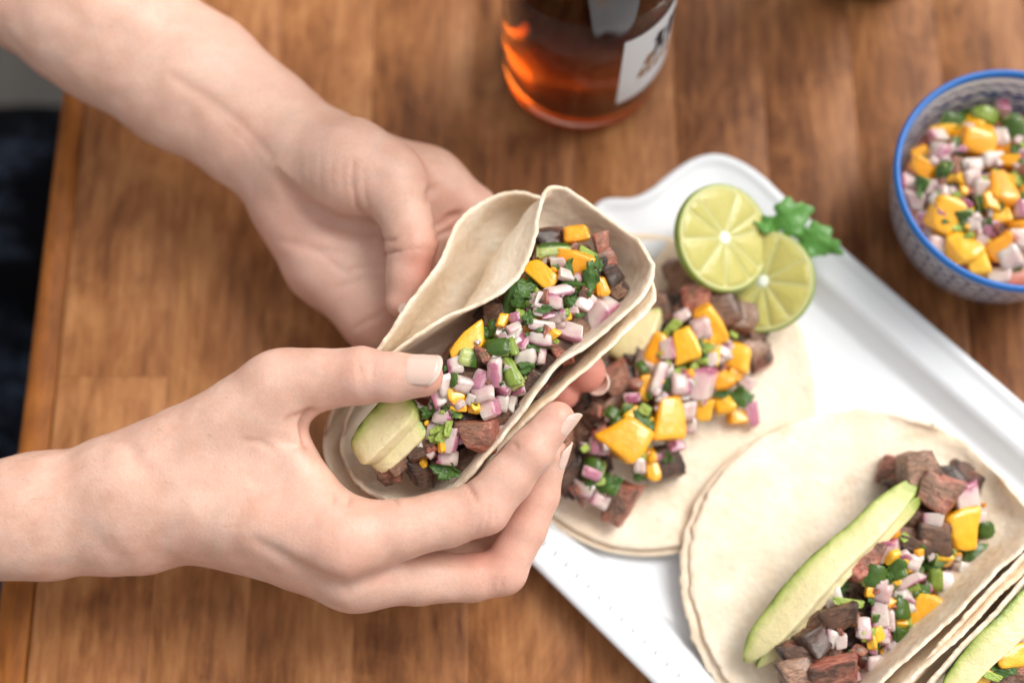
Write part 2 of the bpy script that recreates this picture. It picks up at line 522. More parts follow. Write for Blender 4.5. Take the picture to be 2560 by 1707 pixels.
# ------------------------------------------------------------------ table and floor
def box_mesh(name, x0, x1, y0, y1, z0, z1, bev=0.0012, seg=2):
    bm = bmesh.new()
    vs = [bm.verts.new(v) for v in ((x0, y0, z0), (x1, y0, z0), (x1, y1, z0), (x0, y1, z0), (x0, y0, z1), (x1, y0, z1), (x1, y1, z1), (x0, y1, z1))]
    for f in ((0, 3, 2, 1), (4, 5, 6, 7), (0, 1, 5, 4), (1, 2, 6, 5), (2, 3, 7, 6), (3, 0, 4, 7)):
        bm.faces.new([vs[i] for i in f])
    bmesh.ops.bevel(bm, geom=[e for e in bm.edges], offset=bev, segments=seg, affect='EDGES', profile=0.5)
    return from_bm(name, bm)

table = thing('table', (0, 0, -0.04), 'brown butcher block wooden table top under the tray and bottle', 'table')
seams = [P(x * 1.0885, 853, 0).x for x in (141, 395, 606, 836, 1083, 1330, 1573, 1790, 2010, 2228, 2450, 2670)]
y0, y1 = -0.42, 0.62
rr = random.Random(3)
def plank(xa, xb, ya, yb, dz):
    me = box_mesh('plank', xa + 0.00002, xb - 0.00002, ya + 0.00002, yb - 0.00002, -0.04, dz, 0.00025, 2)
    link('plank', me, M['plank'], table)
for i in range(len(seams) - 1):
    cut = [y0, y1]
    if i == 0: cut = [y0, P(270, 940, 0).y, y1]
    elif i == 2: cut = [y0, 0.22, y1]
    elif i == 6: cut = [y0, -0.17, y1]
    elif i == 9: cut = [y0, 0.02, y1]
    for a, b in zip(cut[:-1], cut[1:]):
        plank(seams[i], seams[i + 1], a, b, -rr.random() * 0.0003)
# the worn edge strip, a little wider towards the near end
oa, ob = P(162, 218, 0), P(42, 1142, 0)
def edge_x(y):
    return oa.x + (ob.x - oa.x) * (y - oa.y) / (ob.y - oa.y)
bm = bmesh.new()
xs = seams[0] - 0.0002
ev = [bm.verts.new(v) for v in ((edge_x(y0), y0, -.042), (xs, y0, -.042), (xs, y1, -.042), (edge_x(y1), y1, -.042), (edge_x(y0), y0, -.0008), (xs, y0, -.0008), (xs, y1, -.0008), (edge_x(y1), y1, -.0008))]
for f in ((0, 3, 2, 1), (4, 5, 6, 7), (0, 1, 5, 4), (1, 2, 6, 5), (2, 3, 7, 6), (3, 0, 4, 7)):
    bm.faces.new([ev[i] for i in f])
bmesh.ops.bevel(bm, geom=list(bm.edges), offset=.003, segments=4, affect='EDGES', profile=0.5)
link('edge_strip', from_bm('edge_strip', bm), M['edge'], table)
fl = link('floor', mesh('floor', [(-3, -3, -0.74), (3, -3, -0.74), (3, 3, -0.74), (-3, 3, -0.74)], [(0, 1, 2, 3)]), M['floor'])
tag(fl, 'grey wooden floor boards below the table edge', kind='structure')

# ------------------------------------------------------------------ serving tray
TZ = 1.5                                                  # rim height, cm
def px2(x, y): 
    p = P(x, y, TZ)
    return Vector((p.x, p.y))
tu = ((px2(2560, 1018) - px2(1962, 488)).normalized() + (px2(1620, 1704) - px2(1320, 1418)).normalized()).normalized()
tv = Vector((tu.y, -tu.x))                               # across, towards the lower left
if tv.dot(px2(1320, 1418) - px2(1962, 488)) < 0: tv = -tv
org = px2(1962, 488)
TWID = (px2(1470, 1550) - org).dot(tv)
corner_px = [(2050, 566), (1962, 488), (1915, 443), (1867, 408), (1819, 387), (1777, 382), (1730, 395), (1679, 427), (1628, 468), (1580, 491), (1500, 499)]
cor = [((px2(*c) - org).dot(tu), (px2(*c) - org).dot(tv)) for c in corner_px]
umin = cor[-1][0]
half = cor + [(cor[-1][0] + 0.002, min(cor[-1][1] + 0.02, TWID * 0.4)), (cor[-1][0] + 0.0025, TWID / 2)]
half = [tuple(p) for p in catmull(half, 60)]
TLEN = 0.46
end0 = half + [(u, TWID - v) for u, v in reversed(half[:-1])]
end1 = [(TLEN - u, v) for u, v in reversed(end0)]
def long_side(v, ua, ub, n=40):
    return [(ua + (ub - ua) * i / n, v) for i in range(1, n)]
outline = end0 + long_side(TWID - half[0][1], end0[-1][0], end1[0][0]) + end1 + long_side(half[0][1], end1[-1][0], end0[0][0])
outline = np.array(outline)
def roundrect(u0, u1, v0, v1, r, n):
    pts = []
    for cx_, cy_, a0 in ((u1 - r, v1 - r, 0), (u0 + r, v1 - r, 90), (u0 + r, v0 + r, 180), (u1 - r, v0 + r, 270)):
        for i in range(n + 1):
            a = R(a0 + 90 * i / n)
            pts.append((cx_ + r * math.cos(a), cy_ + r * math.sin(a)))
    return np.array(pts)
def resample_by_angle(loop, c, angs):
    res = []
    L = np.vstack([loop, loop[:1]])
    for a in angs:
        d = np.array([math.cos(a), math.sin(a)])
        best = None
        p, q = L[:-1] - c, L[1:] - c
        e = q - p
        den = d[0] * e[:, 1] - d[1] * e[:, 0]
        den = np.where(np.abs(den) < 1e-12, 1e-12, den)
        t = (p[:, 0] * e[:, 1] - p[:, 1] * e[:, 0]) / den
        s_ = (p[:, 0] * d[1] - p[:, 1] * d[0]) / den
        ok = (s_ >= -1e-6) & (s_ <= 1 + 1e-6) & (t > 0)
        res.append(c + d * t[ok].max())
    return np.array(res)
tc = np.array([TLEN / 2, TWID / 2])
oa = np.unwrap(np.arctan2(outline[:, 1] - tc[1], outline[:, 0] - tc[0]))
angs = oa
um, inn = umin + 0.001, 0.0145
def well(d, r):
    return resample_by_angle(roundrect(um + 0.016 + d, TLEN - um - 0.016 - d, d, TWID - d, r, 14), tc, angs)
outer = outline
def inset(loop, d):
    c = loop
    t = np.roll(c, -1, 0) - np.roll(c, 1, 0)
    n = np.stack([t[:, 1], -t[:, 0]], 1)
    n /= np.linalg.norm(n, axis=1)[:, None] + 1e-12
    if np.mean(np.sum((c - tc) * n, 1)) > 0: n = -n
    return c + n * d
prof = [(well(0.045, 0.03), 0.0050), (well(0.0245, 0.028), 0.0050), (well(0.0215, 0.03), 0.0056), (well(0.0175, 0.03), 0.0112),
        (well(0.0160, 0.03), 0.0128), (well(0.0142, 0.03), 0.0134), (inset(outer, 0.0062), 0.0137), (inset(outer, 0.0050), 0.0141), (inset(outer, 0.0034), 0.0152), (inset(outer, 0.0018), 0.0153), (inset(outer, 0.0004), 0.0145),
        (outer, 0.0135), (inset(outer, 0.0006), 0.0122), (inset(outer, 0.003), 0.0110), (well(0.018, 0.03), 0.006), (well(0.026, 0.03), 0.0)]
vs, fs = [], []
N = len(outer)
for loop, z in prof:
    for u, v in loop:
        p = org + tu * float(u) + tv * float(v)
        vs.append((p.x, p.y, z))
for j in range(len(prof) - 1):
    for i in range(N):
        k = (i + 1) % N
        fs.append((j * N + i, j * N + k, (j + 1) * N + k, (j + 1) * N + i))
fs.append(tuple(range(N)))
fs.append(tuple(reversed(range((len(prof) - 1) * N, len(prof) * N))))
tray_me = mesh('tray_body', vs, fs)
bm = bmesh.new(); bm.from_mesh(tray_me); bmesh.ops.recalc_face_normals(bm, faces=bm.faces); bm.to_mesh(tray_me); bm.free()
tray_c = org + tu * (TLEN / 2) + tv * (TWID / 2)
tray = thing('serving_tray', (tray_c.x, tray_c.y, 0.0), 'long white ceramic serving tray with wavy corner and raised rim under the tacos', 'tray')
link('tray_body', tray_me, M['tray'], tray)
bead_me = lathe('bead', [(0.0001, 0.0007), (0.0008, 0.0005), (0.0013, -0.0002)], 10)
bead_me.materials.append(M['tray'])
for i in range(44):
    u = 0.03 + i * 0.0058
    p = org + tu * u + tv * (TWID - 0.0100)
    b = link('bead', bead_me, None, tray)
    b.location = (p.x, p.y, 0.01385)
    b.scale = (1.5, 0.8, 1.0)
    b.rotation_euler = (0, 0, math.atan2(tv.y, tv.x))

# ------------------------------------------------------------------ pieces of food
def dice(name, seed, jit=0.10, bev=0.12, noise=0.05, sub=1):
    rg = random.Random(seed)
    bm = bmesh.new()
    bmesh.ops.create_cube(bm, size=1.0)
    for v in bm.verts:
        v.co += Vector([rg.uniform(-jit, jit) for _ in range(3)])
    tp, sh = rg.uniform(-.35, .35), rg.uniform(-.25, .25)
    for v in bm.verts:
        v.co.x = v.co.x * (1 + tp * v.co.y) + sh * v.co.y
    bmesh.ops.bevel(bm, geom=list(bm.edges), offset=bev, segments=2, affect='EDGES', profile=0.6)
    if sub:
        bmesh.ops.subdivide_edges(bm, edges=list(bm.edges), cuts=sub, use_grid_fill=True, smooth=0.3)
    a = np.array([v.co for v in bm.verts])
    d = vnoise(a, 2.3, seed * 3.7) * noise * 2 + vnoise(a, 5.1, seed * 1.3) * noise
    for v, k in zip(bm.verts, d):
        v.co += v.co.normalized() * k
    return from_bm(name, bm)

def slab(name, seed, bend=0.18, bev=0.08):
    """a bit of an onion or pepper layer: a bent slab"""
    rg = random.Random(seed)
    bm = bmesh.new()
    bmesh.ops.create_cube(bm, size=1.0)
    for v in bm.verts:
        v.co.x += rg.uniform(-.13, .13); v.co.y += rg.uniform(-.13, .13); v.co.z += rg.uniform(-.05, .05)
    bmesh.ops.subdivide_edges(bm, edges=list(bm.edges), cuts=2, use_grid_fill=True)
    for v in bm.verts:
        v.co.z += bend * (0.25 - v.co.x ** 2) * 2 - bend * 0.25
    bmesh.ops.bevel(bm, geom=[e for e in bm.edges if len(e.link_faces) == 2 and e.calc_face_angle(0) > 0.7], offset=bev, segments=2, affect='EDGES')
    return from_bm(name, bm)

def leaf(name, seed, lobes=3, fold=0.35):
    rg = random.Random(seed)
    n = 40
    ring = []
    for i in range(n):
        a = 2 * math.pi * i / n
        r = 0.30 + 0.16 * abs(math.cos(lobes * a / 2 + rg.uniform(-.1, .1))) + 0.045 * math.sin(9 * a + seed) + rg.uniform(-.015, .015)
        ring.append((r * math.cos(a) * 1.05, r * math.sin(a)))
    vs = [(0, 0, 0)]
    for k in (0.35, 0.7, 1.0):
        for x, y in ring:
            vs.append((x * k, y * k, 0))
    vs = [(x, y, fold * (abs(y + 0.2 * x) ** 1.2) * (1 if seed % 2 else -1) + 0.10 * math.sin(7 * x + seed) + 0.07 * math.cos(9 * y + seed * 2)) for x, y, z in vs]
    fs = [(0, 1 + i, 1 + (i + 1) % n) for i in range(n)]
    for k in range(2):
        for i in range(n):
            a, b = 1 + k * n + i, 1 + k * n + (i + 1) % n
            fs.append((a, a + n, b + n, b))
    m_ = len(vs)
    vs += [(x, y, z - 0.035) for x, y, z in vs]
    fs2 = fs + [tuple(reversed([i + m_ for i in f])) for f in fs]
    for i in range(n):
        a, b = 1 + 2 * n + i, 1 + 2 * n + (i + 1) % n
        fs2.append((a, a + m_, b + m_, b))
    return mesh(name, vs, fs2)

VAR = {'mango': [dice('mango_cube', 10 + i, .12, .22, .09) for i in range(6)],
       'steak': [dice('steak_cube', 30 + i, .13, .15, .16, 2) for i in range(7)],
       'steak_pink': [dice('steak_cube', 50 + i, .13, .15, .14, 2) for i in range(5)],
       'onion': [dice('onion_piece', 70 + i, .17, .11, .05, 1) for i in range(5)] + [slab('onion_piece', 80 + i) for i in range(5)],
       'jalapeno': [slab('jalapeno_piece', 90 + i, .35, .1) for i in range(4)],
       'jalapeno_pale': [slab('jalapeno_piece', 97 + i, .25, .12) for i in range(3)],
       'cilantro': [leaf('cilantro_leaf', 100 + i, 3 + i % 2, .3 + .15 * (i % 3)) for i in range(6)],
       'stem': [dice('cilantro_stem', 110 + i, .1, .2, .05) for i in range(3)]}
for k, ms in VAR.items():
    for me in ms:
        me.materials.append(M[k])
NAME = {'mango': 'mango_cube', 'steak': 'steak_cube', 'steak_pink': 'steak_cube', 'onion': 'onion_piece', 'jalapeno': 'jalapeno_piece',
        'jalapeno_pale': 'jalapeno_piece', 'cilantro': 'cilantro_leaf', 'stem': 'cilantro_stem'}
pr = random.Random(21)
def piece(kind, x, y, z, w, h, rot, par, dep=None, side=None, tilt=16):
    """one bit of filling, w x h photograph pixels in size, turned by rot degrees"""
    if kind == 'onion': w, h = w * .88, h * .88
    if kind == 'mango': w, h = w * .93, h * .93
    p = P(x, y, z)
    s = S(p)
    o = link(NAME[kind], pr.choice(VAR[kind]), None, par)
    d = dep if dep else (0.8 * min(w, h) if kind not in ('cilantro', 'stem') else 0.5 * min(w, h))
    if kind in ('jalapeno',): d = 0.55 * min(w, h)
    if kind == 'cilantro': d = min(w, h) * 0.9; w, h = w * 1.15, h * 1.15
    q = Euler((R(pr.uniform(-tilt, tilt)), R(pr.uniform(-tilt, tilt)), R(rot))).to_quaternion()
    q = Euler((TILT * 0.7, 0, 0)).to_quaternion() @ q
    if side:                                            # the coloured skin (local +Z) turned to a side of the picture
        ax = {'up': ((R(-90), 0, 0), (w, d, h)), 'down': ((R(90), 0, 0), (w, d, h)), 'right': ((0, R(90), 0), (d, h, w)), 'left': ((0, R(-90), 0), (d, h, w)), 'back': ((R(180), 0, 0), (w, h, d)), 'face': ((0, 0, 0), (w, h, d))}[side]
        q = q @ Euler(ax[0]).to_quaternion()
        w, h, d = ax[1]
    o.location = p
    o.rotation_euler = q.to_euler()
    o.scale = (w * s, h * s, d * s)
    return o

def avocado(name, centre, widths, thick, nrm_fn, par, ends=(0.35, 0.35)):
    """a slice swept along centre line points (world), rounded outer side coloured by depth under the skin"""
    c = catmull([tuple(p) for p in centre], 40)
    wd = catmull(np.array(widths)[:, None], 40)[:, 0]
    vs, fs, dep = [], [], []
    K = 48
    for i in range(40):
        t = Vector(c[min(i + 1, 39)] - c[max(i - 1, 0)]).normalized()
        n = nrm_fn.normalized()
        b = t.cross(n).normalized()
        n = b.cross(t)
        e = min(1, math.sqrt(max(0.02, 1 - (1 - min(i, 39 - i) / 7.0) ** 2))) if min(i, 39 - i) < 7 else 1
        for k in range(K):
            a = 2 * math.pi * k / K
            ca, sa = math.cos(a), math.sin(a)
            sx = math.copysign(abs(ca) ** 0.20, ca); sz = math.copysign(abs(sa) ** 0.20, sa)
            w_ = wd[i] * e * 0.5
            p = Vector(c[i]) + b * (sx * w_) + n * (sz * thick * 0.5 * (0.55 + 0.45 * e) * (0.8 + 0.2 * sx))
            vs.append(p)
            d_end = min(i, 39 - i) / 39 * 2.2
            dep.append(min(0.5 * (1 - sx) * 1.0 + 0.02, d_end + 0.25 * (i > 20)))
    vsa = np.array(vs)
    off = vnoise(vsa, 90) * 0.0012 + vnoise(vsa, 300) * 0.0004
    cen = np.repeat(c, K, 0)
    dr = vsa - cen
    dr /= np.linalg.norm(dr, axis=1)[:, None] + 1e-9
    vsa = vsa + dr * off[:, None]
    for i in range(39):
        for k in range(K):
            k2 = (k + 1) % K
            fs.append((i * K + k, i * K + k2, (i + 1) * K + k2, (i + 1) * K + k))
    fs.append(tuple(reversed(range(K)))); fs.append(tuple(range(39 * K, 40 * K)))
    me = mesh(name, vsa, fs)
    at = me.attributes.new('depth', 'FLOAT', 'POINT')
    at.data.foreach_set('value', np.array(dep, dtype=np.float32))
    return link(name, me, M['avocado'], par)

# ------------------------------------------------------------------ tortillas
def tortilla_loft(stations, par, thick=0.0016, nu=110, nv=64, seed=0.0, wob=0.0007):
    """stations along the fold; each a list of (x, y, z) from one edge across the fold to the other"""
    g = np.array([[tuple(P(*q)) for q in st_] for st_ in stations])
    g = catmull(g, nu)                                   # along
    g = np.stack([catmull(row, nv) for row in g])        # across
    g = g.reshape(-1, 3)
    vs = g.reshape(nu, nv, 3).copy()
    du = np.gradient(vs, axis=0); dv = np.gradient(vs, axis=1)
    n = np.cross(du, dv)
    n /= np.linalg.norm(n, axis=2)[..., None] + 1e-12
    if n[nu // 2, nv // 2, 2] < 0: n = -n
    fl_ = vs.reshape(-1, 3)
    h = (vnoise(fl_, 45, seed) * 2.2 + vnoise(fl_, 130, seed) * 1.0 + vnoise(fl_, 420, seed) * 0.55) * wob
    vs = vs + n * h.reshape(nu, nv)[..., None]
    # uneven torn-looking rim
    for i in range(nu):
        for e, f in ((0, 1), (-1, -2)):
            k = vnoise(vs[i, e][None] , 260, seed)[0] * 0.0016 + vnoise(vs[i, e][None] , 650, seed)[0] * 0.0014
            d = vs[i, e] - vs[i, 3 if e == 0 else -4]
            vs[i, e] += d / (np.linalg.norm(d) + 1e-9) * k
    verts, faces = [], []
    for sgn in (0.5, -0.5):
        for i in range(nu):
            for j in range(nv):
                t = thick * (0.80 if (j in (0, nv - 1) or i in (0, nu - 1)) else 1.0)
                verts.append(vs[i, j] + n[i, j] * sgn * t)
    A = nu * nv
    idx = lambda i, j: i * nv + j
    for i in range(nu - 1):
        for j in range(nv - 1):
            a, b, c, d = idx(i, j), idx(i + 1, j), idx(i + 1, j + 1), idx(i, j + 1)
            faces.append((a, b, c, d)); faces.append((a + A, d + A, c + A, b + A))
    loop = [idx(0, j) for j in range(nv)] + [idx(i, nv - 1) for i in range(1, nu)] + [idx(nu - 1, j) for j in range(nv - 2, -1, -1)] + [idx(i, 0) for i in range(nu - 2, 0, -1)]
    # a rounded edge: an extra ring pushed outwards between the two faces
    cen = vs.mean(axis=(0, 1))
    base = len(verts)
    L = len(loop)
    for q in loop:
        i, j = divmod(q, nv)
        ii = 1 if i == 0 else (nu - 2 if i == nu - 1 else i)
        jj = 1 if j == 0 else (nv - 2 if j == nv - 1 else j)
        d = vs[i, j] - vs[ii, jj]
        verts.append(vs[i, j] + d / (np.linalg.norm(d) + 1e-9) * thick * 0.30)
    for k in range(L):
        a, b = loop[k], loop[(k + 1) % L]
        c, d = base + k, base + (k + 1) % L
        faces.append((a, b, d, c)); faces.append((c, d, b + A, a + A))
    me = mesh('tortilla', verts, faces)
    bm = bmesh.new(); bm.from_mesh(me)
    bmesh.ops.remove_doubles(bm, verts=bm.verts, dist=0.00002)
    bmesh.ops.recalc_face_normals(bm, faces=bm.faces); bm.to_mesh(me); bm.free()
    return link('tortilla', me, M['tortilla'], par)

def prof5(L, V, Rr, bulge=(0, 0), LM=None, RM=None, fl=0.3):
    """five points across: left edge, left wall, valley, right wall, right edge"""
    def midp(A, b):
        k = 0.72
        x = V[0] + (A[0] - V[0]) * k; y = V[1] + (A[1] - V[1]) * k
        z = V[2] + (A[2] - V[2]) * fl
        return (x + b[0], y + b[1], z)
    return [L, LM or midp(L, bulge), V, RM or midp(Rr, (0, 0)), Rr]

held = thing('taco', P(1230, 900, 4.0), 'folded steak and mango taco held up in two hands', 'taco')
B = [prof5((856, 1085, 5.8), (853, 1120, 5.6), (864, 1158, 5.5), fl=.5),
     prof5((884, 1016, 7.0), (905, 1110, 5.0), (905, 1215, 5.4)),
     prof5((935, 935, 8.0), (1000, 1080, 4.6), (1010, 1265, 5.8)),
     prof5((1000, 868, 8.6), (1090, 1010, 4.5), (1130, 1235, 6.7)),
     prof5((1110, 795, 8.8), (1190, 940, 4.4), (1215, 1143, 7.7)),
     prof5((1214, 751, 8.9), (1280, 860, 4.4), (1310, 1025, 8.4), LM=(1196, 735, 6.3)),
     prof5((1292, 695, 8.9), (1350, 780, 4.5), (1404, 909, 8.7), LM=(1232, 655, 6.6)),
     prof5((1335, 610, 8.9), (1420, 700, 4.9), (1520, 825, 8.6), LM=(1290, 580, 6.9)),
     prof5((1347, 525, 8.7), (1470, 630, 5.5), (1612, 740, 8.2), LM=(1335, 525, 6.9)),
     prof5((1367, 472, 8.2), (1495, 575, 6.3), (1637, 670, 7.7), fl=.4),
     prof5((1412, 467, 7.8), (1502, 530, 7.2), (1596, 598, 7.5), fl=.5)]
A_ = [prof5((814, 1085, 5.2), (811, 1120, 5.0), (822, 1168, 5.0), fl=.5),
      prof5((832, 1016, 6.5), (875, 1110, 4.4), (872, 1235, 4.8)),
      prof5((880, 930, 7.6), (980, 1080, 4.1), (990, 1290, 5.0)),
      prof5((950, 868, 8.2), (1075, 1005, 4.0), (1140, 1258, 6.0)),
      prof5((1020, 765, 8.7), (1180, 935, 3.9), (1251, 1123, 7.3)),
      prof5((1095, 656, 8.7), (1270, 850, 3.9), (1337, 1034, 7.9)),
      prof5((1150, 550, 8.2), (1340, 775, 4.0), (1441, 942, 8.2)),
      prof5((1222, 496, 7.4), (1410, 690, 4.4), (1542, 850, 8.1)),
      prof5((1300, 482, 7.0), (1460, 620, 5.0), (1623, 770, 7.6)),
      prof5((1346, 494, 6.8), (1490, 570, 5.7), (1637, 722, 7.0)),
      prof5((1420, 505, 6.4), (1495, 540, 6.4), (1600, 628, 6.6), fl=.5)]
tortilla_loft(B, held, seed=1.0)
tortilla_loft(A_, held, seed=5.0)

def zfill(x, y):
    ax = Vector((530, -550)).normalized()
    d = Vector((x - 950, y - 1150))
    t = d.dot(ax) / 764
    c = d.dot(Vector((-ax.y, ax.x)))                     # positive towards the lower right wall
    z = 6.35 + 1.75 * min(1, max(0, t / 0.34)) - 0.35 * max(0, (t - 0.75) / 0.25)
    z -= 0.9 * (max(0, abs(c - 5) - 40) / 110) ** 2
    return z
def core_lump():
    vs, fs = [], []
    n, k = 40, 16
    for i in range(n):
        t = i / (n - 1)
        for j in range(k):
            s_ = j / (k - 1) * 2 - 1
            x = 985 + (1470 - 985) * t + s_ * 88 * math.sin(math.pi * (0.12 + 0.8 * t)) * 0.72
            y = 1140 + (615 - 1140) * t + s_ * 88 * math.sin(math.pi * (0.12 + 0.8 * t)) * 0.72
            vs.append(P(x, y, zfill(x, y) - 1.1 - 1.6 * s_ * s_))
    a = np.array(vs)
    a[:, 2] += vnoise(a, 170) * 0.006 + vnoise(a, 420) * 0.003
    for i in range(n - 1):
        for j in range(k - 1):
            fs.append((i * k + j, i * k + j + 1, (i + 1) * k + j + 1, (i + 1) * k + j))
    return mesh('steak_mince', a, fs)
link('steak_mince', core_lump(), M['steak'], held)
# (kind, x, y, lift cm, w, h, rotation, skin side)
HELD = [
 ('mango',1445,586,.1,78,50,5,None),('mango',1353,684,.15,92,48,-42,None),('mango',1426,664,0,84,74,-20,None),('mango',1500,715,-.1,36,50,10,None),
 ('mango',1171,862,-.1,104,62,42,None),('mango',1141,982,.0,50,60,20,None),('mango',1150,1013,.2,52,36,-10,None),('mango',1183,1019,.0,36,36,0,None),
 ('mango',1353,796,-.2,42,36,15,None),('mango',1313,827,-.2,32,30,0,None),('mango',1320,704,-.3,32,30,0,None),
 ('onion',1414,688,.5,40,34,-5,'back'),('onion',1402,727,.35,96,32,12,'down'),('onion',1366,752,.3,92,36,-12,'up'),('onion',1460,757,.1,52,46,-35,'right'),
 ('onion',1490,792,-.3,58,116,-42,'right'),('onion',1387,791,.05,46,36,-5,'back'),('onion',1356,816,.2,72,32,-8,'down'),('onion',1421,827,.15,66,46,-12,'down'),
 ('onion',1353,849,.25,58,34,-10,'down'),('onion',1290,796,.1,42,36,20,'face'),('onion',1286,833,.15,38,48,-25,'left'),('onion',1252,828,.05,26,46,-20,'back'),
 ('onion',1307,858,.05,44,52,-20,'face'),('onion',1313,892,.2,56,42,10,'back'),('onion',1353,892,.2,24,48,-12,'right'),('onion',1436,775,.1,32,30,0,'back'),
 ('onion',1353,647,.1,42,28,-30,'back'),('onion',1454,643,.05,34,28,-40,'back'),('onion',1473,750,.0,42,30,-40,'right'),
 ('onion',1137,915,.25,40,42,12,'left'),('onion',1157,962,.25,44,40,-15,'back'),('onion',1236,933,.45,38,74,-2,'face'),('onion',1209,985,.25,58,48,12,'up'),
 ('onion',1202,948,.2,36,58,-25,'face'),('onion',1224,1022,.3,46,58,18,'right'),('onion',1254,1007,.15,36,42,-10,'left'),('onion',1279,1010,.15,26,42,-12,'back'),
 ('onion',1264,964,.1,46,46,-30,'down'),('onion',1294,976,-.05,46,30,15,'face'),('onion',1221,884,.15,42,36,10,'back'),('onion',1108,1043,.3,52,38,5,'right'),
 ('onion',1086,1077,.15,40,50,-10,'back'),('onion',1124,1099,.2,42,76,-18,'right'),('onion',1150,1092,.0,22,46,0,'face'),('onion',1117,1144,.15,54,38,-5,'left'),
 ('onion',1245,1080,.15,54,60,-25,'up'),('onion',1101,991,.2,44,50,20,'left'),('onion',1111,962,.3,40,56,10,'back'),('onion',1089,1012,.1,42,36,0,'down'),
 ('onion',1040,1022,.1,36,36,-20,'left'),('onion',1330,760,-.2,40,40,20,'face'),('onion',1190,900,-.4,40,36,0,'back'),
 ('jalapeno',1381,626,.35,78,38,4,'up'),('jalapeno',1245,872,.35,64,46,5,'face'),('jalapeno_pale',1280,866,.4,22,48,18,None),('jalapeno',1168,896,.3,42,44,-12,'right'),
 ('jalapeno_pale',1279,935,.3,42,70,28,None),('stem',1470,632,.25,46,17,-30,None),('stem',1120,1071,.5,16,42,-12,None),('stem',1101,1095,.45,24,26,-30,None),('jalapeno_pale',1414,782,.35,22,20,0,None),
 ('cilantro',1476,694,.55,42,84,-5,None),('cilantro',1494,660,.45,26,44,10,None),('cilantro',1430,709,.55,64,22,-8,None),('cilantro',1310,724,.2,62,58,20,None),('cilantro',1300,754,.25,48,46,-20,None),
 ('cilantro',1274,756,.0,36,100,-22,None),('cilantro',1448,785,.4,24,22,0,None),('cilantro',1424,756,.4,30,30,20,None),('cilantro',1362,773,.5,48,20,10,None),('cilantro',1323,794,.4,34,38,0,None),
 ('cilantro',1199,822,.0,34,30,0,None),('cilantro',1237,825,-.05,42,56,30,None),('cilantro',1316,917,.45,44,36,20,None),('cilantro',1346,868,.2,62,24,0,None),('cilantro',1114,1175,.45,70,50,-15,None),
 ('cilantro',1068,1031,.45,38,36,10,None),('cilantro',1253,959,.6,14,12,0,None),('cilantro',1113,921,.5,10,16,0,None),('cilantro',1335,700,.0,50,40,0,None),('cilantro',1215,850,-.3,50,50,0,None),
 ('steak',1375,603,-.3,78,58,10,None),('steak_pink',1347,619,-.4,48,44,0,None),('steak_pink',1502,606,-.35,40,48,22,None),('steak_pink',1514,648,-.35,42,50,30,None),('steak',1526,684,-.3,46,54,24,None),('steak',1540,722,-.35,42,50,50,None),('steak_pink',1402,875,-.15,56,70,10,None),
 ('steak',1330,955,-.15,58,60,-35,None),('steak',1362,915,-.2,56,52,-20,None),('steak_pink',1198,1086,.2,84,84,-4,None),('steak',1178,1152,-.05,74,62,5,None),('steak',1251,1042,-.1,80,46,12,None),('steak_pink',1055,1088,.0,54,50,20,None),
 ('steak',1055,1126,.1,78,48,18,None),('steak',990,1143,.15,66,74,35,None),('steak_pink',972,1180,.05,46,52,25,None),('steak',1055,1181,-.05,64,52,0,None),('steak',1178,925,-.3,56,50,0,None),
 ('steak',1165,1055,-.3,60,70,0,None),('steak',1440,830,-.7,70,70,30,None),('steak',1300,930,-.6,70,70,0,None),('steak_pink',1330,985,-.55,50,80,-35,None),('steak',1100,1150,-.4,60,60,0,None),
 ('steak',1240,790,-.7,60,60,0,None),('steak',1130,940,-.7,70,60,0,None),('steak',1480,690,-.8,80,70,20,None),('steak_pink',1380,920,-.7,46,70,-38,None)]
for k, x, y, dz, w, h, rot, side in HELD:
    piece(k, x, y, zfill(x, y) + dz - 0.1, w, h, rot, held, side=side, tilt=24)
hr = random.Random(5)
for i in range(26):                                      # the meat under the salsa
    t, c = hr.random(), hr.uniform(-1, 1)
    x, y = 1010 + 440 * t + 62 * c, 1120 - 470 * t + 62 * c
    piece('steak' if hr.random() < .7 else 'steak_pink', x, y, zfill(x, y) - 0.95 - 0.5 * abs(c), 62, 56, hr.uniform(0, 180), held, tilt=40)
avocado('avocado_slice', [P(1034, 1000, 7.7), P(988, 1045, 7.5), P(934, 1104, 7.1), P(906, 1140, 6.5)], [.012, .0135, .0130, .0095], .010, TOCAM + Vector((-.5, .35, 0)), held)
avocado('avocado_slice', [P(1062, 1056, 7.35), P(1022, 1094, 7.15), P(972, 1142, 6.75), P(944, 1166, 6.3)], [.0075, .0085, .0085, .0065], .008, TOCAM + Vector((-.1, .2, 0)), held)

